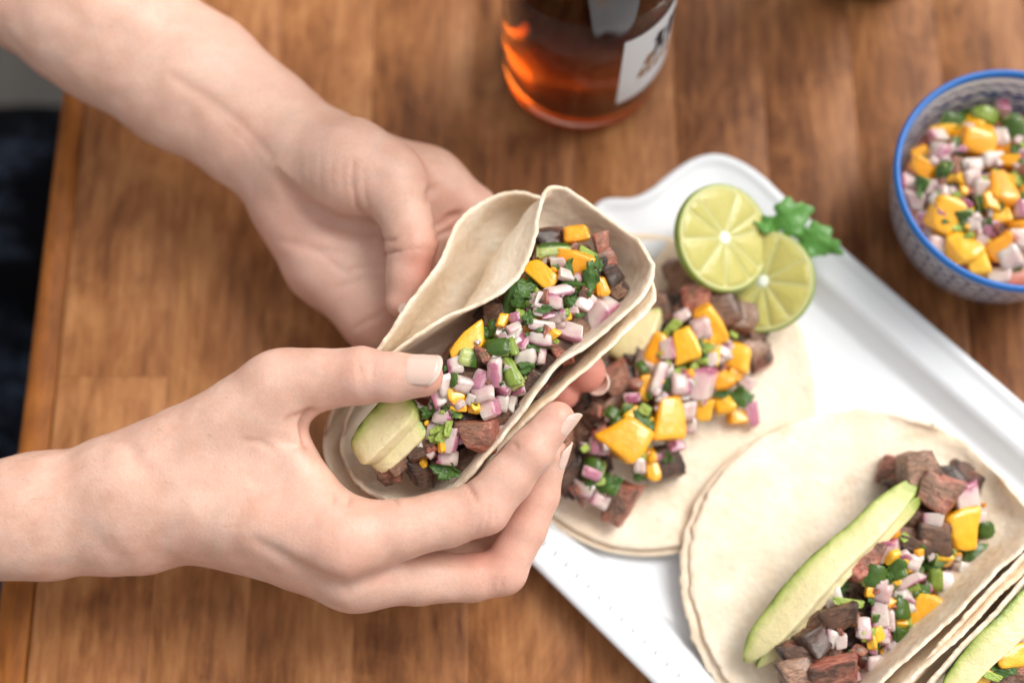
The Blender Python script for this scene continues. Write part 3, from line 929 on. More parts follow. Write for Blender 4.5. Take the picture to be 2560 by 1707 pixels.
# ------------------------------------------------------------------ tacos on the tray
def tortilla_flat(cx_, cy_, rad, z0, par, seed, warp):
    nr, na = 36, 120
    c = P(cx_, cy_, z0)
    top = [c.copy()]
    for i in range(1, nr + 1):
        for j in range(na):
            a = 2 * math.pi * j / na
            r = rad * i / nr * (1 + 0.012 * math.sin(3 * a + seed) + 0.008 * math.sin(5 * a + 2 * seed))
            top.append(Vector((c.x + r * math.cos(a), c.y + r * math.sin(a), c.z)))
    a = np.array([tuple(p) for p in top])
    d = (a[:, :2] - np.array((c.x, c.y))) / rad
    a[:, 2] += warp(d[:, 0], d[:, 1])
    a[:, 2] += (vnoise(a, 45, seed) * 2.0 + vnoise(a, 130, seed) + vnoise(a, 420, seed) * .5) * 0.0008
    A = len(a)
    verts = np.vstack([a + [0, 0, .0009], a - [0, 0, .0009]])
    fs = []
    for j in range(na):
        fs.append((0, 1 + j, 1 + (j + 1) % na))
    for i in range(nr - 1):
        for j in range(na):
            p, q = 1 + i * na + j, 1 + i * na + (j + 1) % na
            fs.append((p, p + na, q + na, q))
    fs = fs + [tuple(reversed([k + A for k in f])) for f in fs]
    e = 1 + (nr - 1) * na
    ring = verts[e:e + na] - [0, 0, .0009]
    dr = ring - np.array((c.x, c.y, ring[:, 2].mean()))
    dr[:, 2] = 0
    ring = ring + dr / np.linalg.norm(dr, axis=1)[:, None] * 0.0006
    base = len(verts)
    verts = np.vstack([verts, ring])
    for j in range(na):
        k = (j + 1) % na
        fs.append((e + j, e + k, base + k, base + j)); fs.append((base + j, base + k, e + k + A, e + j + A))
    me = mesh('tortilla', verts, fs)
    bm = bmesh.new(); bm.from_mesh(me); bmesh.ops.recalc_face_normals(bm, faces=bm.faces); bm.to_mesh(me); bm.free()
    return link('tortilla', me, M['tortilla'], par)

tc_ = thing('taco', P(1640, 960, .6), 'open steak taco with mango chunks under the lime slices', 'taco')
def warp_c(x, y):
    r2 = x * x + y * y
    side = (-x * 0.70 - y * 0.0)
    return 0.010 * np.clip(-x - 0.25, 0, 1) ** 1.5 + 0.0022 * r2 * r2 + 0.001 * np.sin(4 * np.arctan2(y, x)) * r2
tortilla_flat(1628, 968, 0.0640, 1.05, tc_, 2.0, warp_c)
tortilla_flat(1616, 976, 0.0655, 0.78, tc_, 6.0, lambda x, y: warp_c(x, y) * 0.9)

def bar(pts, n, kinds, sizes, zf, par, rg, w):
    c = catmull(np.array(pts, float), 200)
    for i in range(n):
        q = c[rg.randrange(200)]
        x, y = q[0] + rg.uniform(-w, w), q[1] + rg.uniform(-w, w)
        k = rg.choice(kinds)
        s_ = rg.uniform(*sizes)
        piece(k, x, y, zf(x, y, rg), s_ * rg.uniform(.8, 1.3), s_, rg.uniform(0, 180), par, tilt=45)

def crumbs(pts, n, zf, par, seed, w):
    """small chopped bits between the larger ones"""
    rg_ = random.Random(seed)
    c = catmull(np.array(pts, float), 200)
    for i in range(n):
        q = c[rg_.randrange(200)]
        x, y = q[0] + max(-1.5, min(1.5, rg_.gauss(0, 1))) * w, q[1] + max(-1.5, min(1.5, rg_.gauss(0, 1))) * w
        if par.name.startswith('salsa') and zs(x, y)[1] > .86: continue
        k = rg_.choice(['onion', 'onion', 'onion', 'cilantro', 'cilantro', 'jalapeno', 'mango', 'stem', 'steak_pink'])
        s_ = rg_.uniform(12, 33)
        piece(k, x, y, zf(x, y) + rg_.uniform(-.05, .3), s_ * rg_.uniform(.8, 1.7), s_, rg_.uniform(0, 180), par, side=rg_.choice(['up', 'face', 'left', 'back', 'down', 'right']) if k == 'onion' else None, tilt=40)
crumbs([(1020, 1120), (1130, 1020), (1250, 900), (1360, 780), (1450, 660)], 130, zfill, held, 77, 34)

C_SPINE = [(1400, 1190), (1480, 1080), (1590, 960), (1700, 830), (1790, 730)]
def zc(x, y):
    ax = Vector((390, -460)).normalized()
    d = Vector((x - 1400, y - 1190))
    c = d.dot(Vector((-ax.y, ax.x))) - 25
    t = d.dot(ax) / 600
    return 1.3 + 2.1 * math.exp(-(c / 150) ** 2) * min(1, max(.25, 1 - abs(t - .5) ** 4 * 6))
rg = random.Random(8)
bar(C_SPINE, 95, ['steak', 'steak', 'steak_pink'], (40, 78), lambda x, y, r: zc(x, y) - .75 + r.uniform(-.3, .25), tc_, rg, 62)
bar(C_SPINE, 20, ['steak', 'steak'], (60, 90), lambda x, y, r: zc(x, y) - 1.2, tc_, rg, 55)
CP = [
 ('mango',1668,1042,.2,76,108,4,None),('mango',1570,1095,.2,104,100,-38,None),('mango',1623,1153,-.1,38,92,6,None),('mango',1771,814,.1,70,98,28,None),('mango',1713,862,.25,62,82,22,None),
 ('mango',1641,868,.1,50,88,-25,None),('mango',1838,894,.1,76,82,-20,None),('mango',1798,948,.1,56,56,20,None),('mango',1806,1010,.1,52,52,20,None),('mango',1757,1028,.1,48,46,10,None),
 ('mango',1842,1042,.0,52,36,10,None),('mango',1614,970,-.1,36,62,-10,None),('mango',1583,1032,.1,60,30,40,None),
 ('onion',1704,792,.3,46,32,25,'left'),('onion',1753,823,.5,50,54,20,'back'),('onion',1668,874,.3,36,52,10,'right'),('onion',1780,901,.3,46,36,15,'back'),('onion',1802,877,.3,42,32,-30,'up'),
 ('onion',1646,944,.3,34,84,-20,'right'),('onion',1699,961,.35,52,56,0,'right'),('onion',1753,961,.35,60,86,-8,'up'),('onion',1717,1024,.25,44,52,0,'back'),('onion',1726,1064,.1,40,42,0,'down'),
 ('onion',1690,1113,.2,50,42,15,'face'),('onion',1597,1162,.35,34,48,0,'back'),('onion',1579,993,.1,42,28,5,'face'),('onion',1458,1220,.1,62,42,-20,'down'),('onion',1498,1252,.1,48,36,-25,'left'),
 ('onion',1880,1037,.15,30,72,18,'face'),('onion',1490,1115,.0,44,44,0,'face'),('onion',1601,881,.0,48,36,0,'back'),('onion',1864,961,.1,54,36,-20,'back'),('onion',1510,1120,-.1,44,44,0,'down'),
 ('cilantro',1735,850,.45,60,34,-40,None),('cilantro',1606,1069,.5,46,100,15,None),('jalapeno',1485,1176,.1,48,58,-15,'face'),('cilantro',1525,1211,.2,62,58,30,None),('cilantro',1806,984,.3,46,24,10,None),
 ('cilantro',1851,993,.2,62,54,0,None),('cilantro',1690,926,.1,74,46,20,None),('stem',1681,819,.5,24,50,-40,None),('stem',1612,1024,.4,30,28,-30,None),('cilantro',1665,950,.1,44,60,0,None),
 ('stem',1500,1203,.3,26,22,0,None),('cilantro',1597,1193,.3,34,20,0,None),
 ('steak_pink',1744,747,.3,74,74,10,None),('steak',1806,774,.1,70,80,20,None),('steak',1887,830,-.1,58,60,10,None),('steak',1880,875,-.1,54,50,40,None),('steak_pink',1900,898,-.1,58,46,30,None),('steak',1699,690,-.1,64,92,25,None),
 ('steak',1410,1150,-.1,66,70,20,None),('steak',1428,1200,-.1,60,56,50,None),('steak_pink',1552,1254,-.1,52,100,-28,None),('steak',1659,1155,-.1,72,72,10,None),('steak_pink',1539,948,.1,64,64,30,None),('steak',1646,780,.1,60,90,10,None),('steak',1850,800,-.1,76,70,0,None)]
for k, x, y, dz, w, h, rot, side in CP:
    piece(k, x, y, zc(x, y) + dz, w, h, rot, tc_, side=side, tilt=18)
crumbs([(1480, 1160), (1620, 1040), (1730, 920), (1800, 860)], 115, lambda x, y: zc(x, y) + .1, tc_, 78, 55)
avocado('avocado_slice', [P(1630, 760, 2.6), P(1600, 810, 2.9), P(1570, 850, 2.9), P(1530, 890, 2.6)], [.012, .016, .016, .012], .009, TOCAM + Vector((-.6, 0, 0)), tc_)

td = thing('taco', P(2150, 1450, .6), 'steak taco with a long avocado slice along its filling', 'taco')
Dst = [((2330, 1062, 1.9), (2415, 1110, 1.8), (2500, 1190, 2.2)), ((2160, 1025, 1.8), (2395, 1190, 1.3), (2580, 1290, 3.2)), ((1960, 1065, 1.95), (2330, 1290, 1.15), (2592, 1342, 4.2)),
       ((1800, 1190, 2.05), (2250, 1400, 1.1), (2480, 1440, 4.7)), ((1730, 1350, 1.9), (2170, 1500, 1.1), (2380, 1540, 4.9)), ((1738, 1520, 1.6), (2080, 1590, 1.1), (2272, 1642, 4.9)),
       ((1800, 1670, 1.4), (2010, 1680, 1.1), (2170, 1738, 4.6)), ((1900, 1790, 1.6), (1970, 1790, 1.4), (2060, 1850, 3.5))]
tortilla_loft([[L, ((L[0] * .55 + V[0] * .45), (L[1] * .55 + V[1] * .45), 1.22 + (L[2] - 1.4) * .75), V, (V[0] * .35 + r_[0] * .65, V[1] * .35 + r_[1] * .65, V[2] * .7 + r_[2] * .3), r_] for L, V, r_ in Dst], td, seed=3.0)
tortilla_loft([[(L[0] - 22, L[1] + 10, L[2] - .25), ((L[0] * .55 + V[0] * .45), (L[1] * .55 + V[1] * .45) + 6, 0.98 + (L[2] - 1.4) * .75), (V[0], V[1], V[2] - .24), (V[0] * .35 + r_[0] * .65 + 24, V[1] * .35 + r_[1] * .65 + 24, V[2] * .7 + r_[2] * .3 - .25), (r_[0] + 33, r_[1] + 33, r_[2] - .1)] for L, V, r_ in Dst], td, seed=8.0)
D_SPINE = [(2330, 1190), (2310, 1310), (2230, 1420), (2140, 1540), (2060, 1660)]
def zd(x, y):
    ax = Vector((-270, 470)).normalized()
    d = Vector((x - 2330, y - 1190))
    c = d.dot(Vector((-ax.y, ax.x)))
    return 1.5 + 1.7 * math.exp(-(c / 150) ** 2)
rg = random.Random(12)
bar([(x + 14, y + 14) for x, y in D_SPINE], 100, ['steak', 'steak', 'steak_pink'], (42, 80), lambda x, y, r: zd(x, y) - .75 + r.uniform(-.2, .2), td, rg, 92)
DP = [
 ('mango',2399,1324,.3,82,96,12,None),('mango',2351,1383,.2,52,58,0,None),('mango',2305,1540,.4,70,108,-28,None),('mango',2344,1519,.3,50,60,-30,None),('mango',2229,1627,.3,62,30,0,None),('mango',2176,1477,.2,30,34,0,None),
 ('mango',2183,1338,.2,50,34,0,None),('mango',2232,1331,.2,34,40,0,None),
 ('onion',2417,1244,.2,78,72,15,'up'),('onion',2330,1303,.3,56,46,0,'left'),('onion',2211,1289,.7,20,78,0,'right'),('onion',2225,1373,.3,62,52,10,'up'),('onion',2281,1404,.3,42,46,-20,'back'),('onion',2274,1450,.4,88,30,28,'down'),
 ('onion',2372,1456,.35,40,68,0,'back'),('onion',2424,1436,.2,84,58,-20,'back'),('onion',2204,1481,.3,50,56,-20,'down'),('onion',2082,1495,.3,52,64,20,'back'),('onion',2201,1537,.3,38,60,0,'left'),('onion',2222,1549,.2,34,66,0,'back'),
 ('onion',2159,1572,.3,44,60,0,'right'),('onion',2201,1588,.3,44,40,0,'back'),('onion',2079,1596,.2,28,48,0,'left'),('onion',2103,1603,.2,30,42,0,'back'),('onion',2183,1662,.3,44,50,0,'back'),('onion',2134,1683,.2,34,44,20,'right'),
 ('onion',2225,1664,.2,42,56,0,'face'),('onion',2250,1488,.1,46,36,0,'down'),('onion',2277,1516,.3,32,32,0,'back'),('onion',2183,1622,.3,26,26,0,'face'),('onion',2440,1290,.1,50,36,0,'back'),
 ('jalapeno',2187,1439,.4,50,58,-15,'face'),('jalapeno',2243,1418,.3,42,50,-20,'face'),('jalapeno',2448,1387,.3,74,54,-10,'face'),('jalapeno_pale',2337,1446,.4,44,58,0,None),('jalapeno',2250,1523,.3,46,52,0,'face'),('jalapeno',2250,1593,.3,50,50,0,'face'),('jalapeno',2462,1324,.1,46,42,0,'face'),
 ('cilantro',2295,1484,.4,64,62,30,None),('stem',2120,1505,.5,72,20,-10,None),('cilantro',2323,1404,.2,76,46,0,None),('cilantro',2096,1463,.1,54,46,0,None),('cilantro',2270,1380,.1,60,40,0,None),
 ('steak',2291,1172,.2,84,82,10,None),('steak_pink',2344,1226,.2,80,86,-30,None),('steak_pink',2162,1400,.3,78,84,-10,None),('steak',2284,1362,.2,84,34,-22,None),('steak',2095,1540,.2,84,66,15,None),('steak',2050,1560,.1,62,60,40,None),('steak',2035,1600,.2,80,70,30,None),('steak',2000,1640,.1,74,66,10,None),
 ('steak_pink',2082,1678,.2,94,64,10,None),('steak',2330,1343,.0,80,70,0,None),('steak',1990,1690,.0,80,70,10,None)]
for k, x, y, dz, w, h, rot, side in DP:
    piece(k, x, y, zd(x, y) + dz, w, h, rot, td, side=side, tilt=18)
avocado('avocado_slice', [P(2298, 1204, 3.3), P(2190, 1310, 3.6), P(2060, 1430, 3.5), P(1960, 1545, 3.0), P(1868, 1655, 2.2)], [.007, .0105, .0120, .0125, .008], .011, TOCAM + Vector((-.5, .4, 0)), td)
avocado('avocado_slice', [P(2296, 1244, 3.35), P(2206, 1326, 3.55), P(2078, 1448, 3.4), P(1978, 1562, 2.9), P(1890, 1664, 2.2)], [.006, .0075, .0075, .0075, .006], .009, TOCAM + Vector((.2, .1, 0)), td)

crumbs([(2390, 1320), (2290, 1430), (2210, 1530), (2150, 1640)], 115, lambda x, y: zd(x, y) + .15, td, 79, 50)
te = thing('taco', P(2540, 1690, .6), 'folded taco in the tray corner with only its avocado edge in view', 'taco')
Est = []
for i in range(6):
    t = i / 5
    L = (2650 - 420 * t, 1345 + 465 * t, 3.6 + 1.3 * math.sin(math.pi * (0.2 + .7 * t)))
    V = (L[0] + 120, L[1] + 105, 1.15)
    Est.append([L, (L[0] + 30, L[1] + 22, 2.4), V, (V[0] + 110, V[1] + 70, 1.6), (V[0] + 190, V[1] + 120, 3.6)])
tortilla_loft(Est, te, seed=4.0)
tortilla_loft([[(x + (-30 if k < 2 else 8), y + (-30 if k < 2 else 8), z - (.1 if k in (0, 4) else .22)) for k, (x, y, z) in enumerate(s_)] for s_ in Est], te, seed=9.0)
avocado('avocado_slice', [P(2640, 1440, 4.2), P(2560, 1530, 4.4), P(2450, 1640, 4.3), P(2360, 1740, 4.0)], [.009, .011, .011, .009], .009, TOCAM + Vector((-.3, .2, 0)), te)
for k, x, y, z, w, h, rot, side in [('mango',2532,1640,3.9,92,62,10,None),('mango',2448,1696,3.8,50,60,0,None),('cilantro',2506,1676,4.1,70,40,0,None),('stem',2480,1690,4.3,50,20,-20,None),('steak_pink',2556,1690,3.4,70,80,0,None),
        ('steak',2500,1720,3.2,90,80,0,None),('steak',2580,1600,3.0,80,80,0,None),('onion',2556,1585,3.9,50,50,0,'up'),('steak',2450,1740,3.0,80,80,0,None)]:
    piece(k, x, y, z, w, h, rot, te, side=side)

# ------------------------------------------------------------------ lime slices, cilantro
def lime(x, y, z, rad, nrm, spin, label, nseg=10):
    c = P(x, y, z)
    t = thing('lime_slice', c, label, 'lime', 'lime slices leaning on the open taco')
    q = nrm.to_track_quat('Z', 'Y')
    th = 0.0019
    M4 = Matrix.Translation(c) @ q.to_matrix().to_4x4() @ Matrix.Rotation(spin, 4, 'Z')
    def put(name, me, mat):
        o = link(name, me, mat, t)
        o.location = M4.translation; o.rotation_euler = M4.to_euler()
        return o
    r = rad
    put('rind', lathe('rind', [(r * .972, th), (r * .99, th), (r, th * .7), (r * 1.005, 0), (r, -th * .7), (r * .99, -th), (r * .972, -th)], 72), M['rind'])
    put('pith', lathe('pith', [(0.00001, th * .95), (r * .90, th * .95), (r * .925, th * .97), (r * .973, th * .99), (r * .973, -th * .99), (r * .925, -th * .96), (r * .9, -th * .8), (0.00001, -th * .80)], 72), M['pith'])
    rl = random.Random(int(x))
    cuts = [2 * math.pi * (i + rl.uniform(-.34, .34)) / nseg for i in range(nseg)]
    for i in range(nseg):
        a0, a1 = cuts[i], cuts[(i + 1) % nseg] + (2 * math.pi if i == nseg - 1 else 0)
        g_ = r * 0.010
        ro, ri = r * .905, r * .13
        pts = []
        n = 10
        for k in range(n + 1):
            a = a0 + (a1 - a0) * k / n
            e = min(k, n - k) / n
            pts.append((ro * (1 - .05 * max(0, (0.12 - e) / .12) ** 2), a, ro))
        outl = [(p * math.cos(a0 + (a - a0) * (1 - 2 * g_ / (ro * (a1 - a0))) + g_ / ro), p * math.sin(a0 + (a - a0) * (1 - 2 * g_ / (ro * (a1 - a0))) + g_ / ro)) for p, a, _ in pts]
        am = (a0 + a1) / 2
        outl.append((ri * 1.1 * math.cos(am + .2), ri * 1.1 * math.sin(am + .2))); outl.append((ri * 1.1 * math.cos(am - .2), ri * 1.1 * math.sin(am - .2)))
        cx_ = sum(p[0] for p in outl) / len(outl); cy_ = sum(p[1] for p in outl) / len(outl)
        m_ = len(outl)
        vs = [(x_, y_, th * .94) for x_, y_ in outl] + [(cx_ + (x_ - cx_) * .97, cy_ + (y_ - cy_) * .97, th * .985) for x_, y_ in outl] + [(cx_, cy_, th * 1.01)]
        fs = [(k, (k + 1) % m_, m_ + (k + 1) % m_, m_ + k) for k in range(m_)] + [(m_ + k, m_ + (k + 1) % m_, 2 * m_) for k in range(m_)]
        put('segment', mesh('segment', vs, fs), M['lime'])
    put('core', lathe('core', [(0.00001, th * 1.12), (r * .07, th * 1.06), (r * .11, th * .98), (r * .12, th * .7)], 20), M['core'])
    return t
RIGHT = Vector((1, 0, 0))
lime(1806, 596, 3.9, 0.0212, (TOCAM + RIGHT * 0.48 + UPIMG * 0.10).normalized(), .35, 'round lime slice lying on top, its pale green face fully in view')
lime(1908, 704, 2.8, 0.0202, (TOCAM - RIGHT * 0.36 + UPIMG * 0.1).normalized(), .15, 'lower lime slice half hidden behind the other slice, rind on its outer side')

sp = thing('cilantro_sprig', P(1990, 560, 2.2), 'bright green cilantro sprig behind the lime slices on the tray rim', 'cilantro')
for x, y, z, w, h, rot, i in ((1975, 545, 3.0, 130, 110, 20, 0), (2040, 600, 2.6, 150, 95, -30, 1), (1915, 562, 3.6, 50, 70, 70, 2)):
    p = P(x, y, z); s_ = S(p)
    me = leaf('cilantro_leaf', 140 + i, 4, .2)
    o = link('cilantro_leaf', me, M['cilantro_bright'], sp)
    o.location = p; o.rotation_euler = (R(20), R(-10), R(rot)); o.scale = (w * s_, h * s_, 60 * s_)
o = link('cilantro_stem', lathe('cilantro_stem', [(0.0001, -.5), (.5, -.48), (.45, .48), (.0001, .5)], 10), M['stem'], sp)
o.location = P(1950, 590, 2.6); o.rotation_euler = (R(70), 0, R(-50)); o.scale = (.0016, .0016, .03)

# ------------------------------------------------------------------ bowl of salsa
bc = P(2540, 442, 5.0)
bowl = thing('bowl', (bc.x, bc.y, 0.0005), 'small white bowl with blue rim and navy pattern holding mango salsa', 'bowl')
BR = 0.0470
def bandmesh(name, prof, rim_z, mat):
    me = lathe(name, prof, 128)
    co = np.zeros(len(me.vertices) * 3); me.vertices.foreach_get('co', co); co = co.reshape(-1, 3)
    at = me.attributes.new('band', 'FLOAT_VECTOR', 'CORNER')
    li = np.zeros(len(me.loops), dtype=np.int32); me.loops.foreach_get('vertex_index', li)
    n = 128
    out = np.zeros((len(li), 3), dtype=np.float32)
    u = (np.arange(len(me.vertices)) % n) / n
    for p in me.polygons:
        us = u[li[p.loop_start:p.loop_start + p.loop_total]].copy()
        if us.max() - us.min() > .5: us[us < .5] += 1
        out[p.loop_start:p.loop_start + p.loop_total, 0] = us
    out[:, 1] = (rim_z - co[li, 2]) * 100
    at.data.foreach_set('vector', out.ravel())
    o = link(name, me, mat, bowl)
    o.location = (bc.x, bc.y, 0)
    return o
bandmesh('outer_wall', [(.0001, .004), (.026, .004), (.0265, .0005), (.0300, .0005), (.0310, .004), (.0350, .0075), (.0400, .016), (.0435, .028), (.0455, .040), (.0463, .0475)], .0500, M['bowl_out'])
bandmesh('inner_wall', [(.0443, .0478), (.0432, .040), (.0412, .028), (.0375, .016), (.030, .0095), (.0001, .0075)], .0500, M['bowl_in'])
o = link('rim', lathe('rim', [(.0440, .0474), (.0441, .0490), (.0447, .0500), (.0455, .0503), (.0463, .0499), (.0468, .0488), (.0465, .0472)], 128), M['bowl_rim'], bowl)
o.location = (bc.x, bc.y, 0)
salsa = thing('salsa', (bc.x, bc.y, 0.012), 'chopped mango, red onion and cilantro salsa filling the patterned bowl', 'salsa')
rg = random.Random(31)
def zs(x, y):
    p = P(x, y, 3.6)
    r = math.hypot(p.x - bc.x, p.y - bc.y) / .040
    return (4.05 - 0.9 * r * r) , r
SP = [('mango',2437,357,.25,102,82,-15),('mango',2322,430,.15,104,44,-28),('mango',2496,470,.25,72,92,-10),('mango',2362,540,.2,82,86,-25),('mango',2400,620,.25,70,88,25),('mango',2440,655,.2,58,80,10),
      ('mango',2498,622,.2,64,60,30),('mango',2505,540,.2,60,50,0),('mango',2400,440,.1,50,50,0),('mango',2352,330,.0,60,40,0),('mango',2305,385,.0,56,44,20),
      ('onion',2352,385,.35,52,58,0),('onion',2345,340,.25,52,40,10),('onion',2505,268,.2,40,46,0),('onion',2272,458,.1,40,44,0),('onion',2290,500,.15,52,44,-10),('onion',2425,445,.3,54,52,20),('onion',2350,528,.45,40,42,0),
      ('onion',2432,555,.3,36,46,0),('onion',2475,570,.2,52,48,0),('onion',2360,492,.3,84,40,20),('onion',2345,610,.2,60,44,-20),('onion',2455,600,.2,34,36,0),('onion',2520,640,.2,60,60,20),('onion',2550,600,.2,60,50,0),('onion',2450,475,.2,50,56,0),
      ('onion',2310,545,.1,34,44,0),('onion',2500,690,.15,60,50,0),('onion',2555,520,.2,50,60,0),('onion',2500,345,.15,44,50,0),('onion',2430,412,.3,60,36,0),('onion',2330,470,.2,58,40,0),('onion',2480,400,.2,60,40,0),
      ('jalapeno_pale',2462,290,.15,70,40,-20),('jalapeno',2385,308,.05,66,44,-15),('jalapeno',2535,330,.3,52,76,10),('cilantro',2545,310,.4,54,60,0),('cilantro',2395,400,.2,44,50,0),('cilantro',2540,410,.3,50,60,0),('cilantro',2365,552,.6,26,16,0),('cilantro',2495,512,.55,34,22,30),
      ('cilantro',2300,400,.2,26,24,0),('cilantro',2373,468,.3,30,26,0),('cilantro',2420,290,.0,60,40,0)]
for k, x, y, dz, w, h, rot in SP:
    z, r = zs(x, y)
    piece(k, x, y, z + dz, w, h, rot, salsa, side=(rg.choice(['face', 'back', 'up', 'left', 'right', 'back']) if k == 'onion' else None), tilt=25)
crumbs([(2300, 470), (2400, 400), (2480, 560), (2540, 400), (2400, 620)], 115, lambda x, y: zs(x, y)[0] + .25, salsa, 80, 50)
for i in range(150):
    a, r = rg.uniform(0, 2 * math.pi), math.sqrt(rg.random()) * .031
    z = 3.45 - 0.7 * (r / .038) ** 2
    p = Vector((bc.x + r * math.cos(a), bc.y + r * math.sin(a), z * .01))
    k = rg.choice(['onion', 'onion', 'onion', 'mango', 'mango', 'jalapeno', 'cilantro'])
    o = link(NAME[k], rg.choice(VAR[k]), None, salsa)
    s_ = rg.uniform(.006, .0095) if k != 'mango' else rg.uniform(.009, .013)
    o.location = p; o.rotation_euler = (rg.uniform(-1, 1), rg.uniform(-1, 1), rg.uniform(0, 6)); o.scale = (s_ * rg.uniform(.8, 1.3), s_, s_ * .8)
o = link('salsa_juice', lathe('salsa_juice', [(.0001, .0335), (.02, .0330), (.034, .0310), (.0385, .0300), (.036, .016), (.0001, .012)], 48), M['steak_pink'], salsa)
o.location = (bc.x, bc.y, 0)

# ------------------------------------------------------------------ bottles
btl_c = P(1455, 150, 0.4)
def bottle(name, c, Rb, level, label, cat, glass, liq):
    t = thing(name, (c.x, c.y, 0.0005), label, cat)
    H = 0.27
    outer_ = [(.0001, .0035), (Rb * .55, .0030), (Rb * .72, .0010), (Rb * .82, .0), (Rb * .93, .0012), (Rb * .985, .0045), (Rb, .009), (Rb, H - .02), (Rb * .97, H - .008), (Rb * .85, H + .004), (Rb * .5, H + .018), (Rb * .4, H + .03), (Rb * .4, H + .08)]
    g = .0030
    inner_ = [(Rb * .4 - g, H + .08), (Rb * .4 - g, H + .03), (Rb * .5 - g, H + .016), (Rb * .85 - g, H + .001), (Rb * .97 - g, H - .011), (Rb - g, H - .022), (Rb - g, .018), (Rb * .97 - g, .013), (Rb * .85 - g, .0105), (Rb * .5, .0115), (.0001, .0125)]
    o = link('bottle_glass', lathe('bottle_glass', outer_ + inner_, 96), glass, t)
    o.location = (c.x, c.y, .0006)
    if liq is not None:
        e = .00008
        lq = [(.0001, .0125 - e), (Rb * .5, .0115 - e), (Rb * .85 - g + e, .0105 - e), (Rb * .97 - g + e, .013 - e), (Rb - g + e, .018), (Rb - g + e, level + .0012), (Rb - g - .001, level + .0002), (Rb - g - .003, level), (Rb - g - .0033, level), (Rb * .5, level), (.0001, level)]
        o = link('liquor', lathe('liquor', lq, 96), liq, t)
        o.location = (c.x, c.y, .0006)
    return t
RB = 0.0345
btl = bottle('liquor_bottle', btl_c, RB, 0.135, 'clear glass bottle of amber liquor with a pale paper label', 'bottle', M['glass'], M['liquor'])
def on_cyl(name, quads, mat, par, r, n=1):
    """flat marks on the bottle: quads in (angle deg, height cm)"""
    vs, fs = [], []
    for q in quads:
        b = len(vs)
        for a, z in q:
            vs.append((btl_c.x + r * math.sin(R(a)), btl_c.y - r * math.cos(R(a)), z * .01))
        fs.append(tuple(range(b, b + len(q))))
    return link(name, mesh(name, vs, fs), mat, par)
lab_q = []
nA = 40
for i in range(nA):
    a0, a1 = 21 + 76 * i / nA, 21 + 76 * (i + 1) / nA
    lab_q.append([(a0, 2.55), (a1, 2.55), (a1, 7.5), (a0, 7.5)])
lab = on_cyl('paper_label', lab_q, M['paper'], btl, RB + .0003)
def stroke(pts, w):
    qs = []
    for (a, z), (b, y) in zip(pts[:-1], pts[1:]):
        dx, dy = (b - a) * .06, y - z
        L = math.hypot(dx, dy) + 1e-6
        nx, ny = -dy / L * w / .06, dx / L * w
        qs.append([(a - nx, z - ny), (b - nx, y - ny), (b + nx, y + ny), (a + nx, z + ny)])
    return qs
dk = stroke([(48, 4.9), (52, 6.2)], .13) + stroke([(52, 6.2), (57, 4.9)], .13) + stroke([(50, 6.0), (54, 6.5)], .3) + stroke([(61, 5.0), (64, 6.6)], .12) + stroke([(67, 5.0), (71, 6.6)], .12)
on_cyl('label_mark', dk, M['ink'], lab, RB + .0005)
bz = []
for k, a in enumerate((36, 42, 49, 56, 64)):
    bz += stroke([(a, 4.0), (a + 3, 4.6), (a + 1, 4.15), (a + 5, 4.0)], .10)
bz += stroke([(40, 4.8), (44, 5.4), (47, 5.1), (43, 4.7)], .12) + stroke([(36, 3.55), (70, 3.55)], .08)
on_cyl('label_lettering', bz, M['bronze'], lab, RB + .0005)
bottle('dark_bottle', P(2168, -128, 0.4), 0.0260, 0.08, 'foot of a dark brown glass bottle at the far edge of the table', 'bottle', M['dark_glass'], None)

# ------------------------------------------------------------------ the person's hands
def smin(a, b, k):
    h = np.maximum(k - np.abs(a - b), 0.0) / k
    return np.minimum(a, b) - h * h * k * 0.25

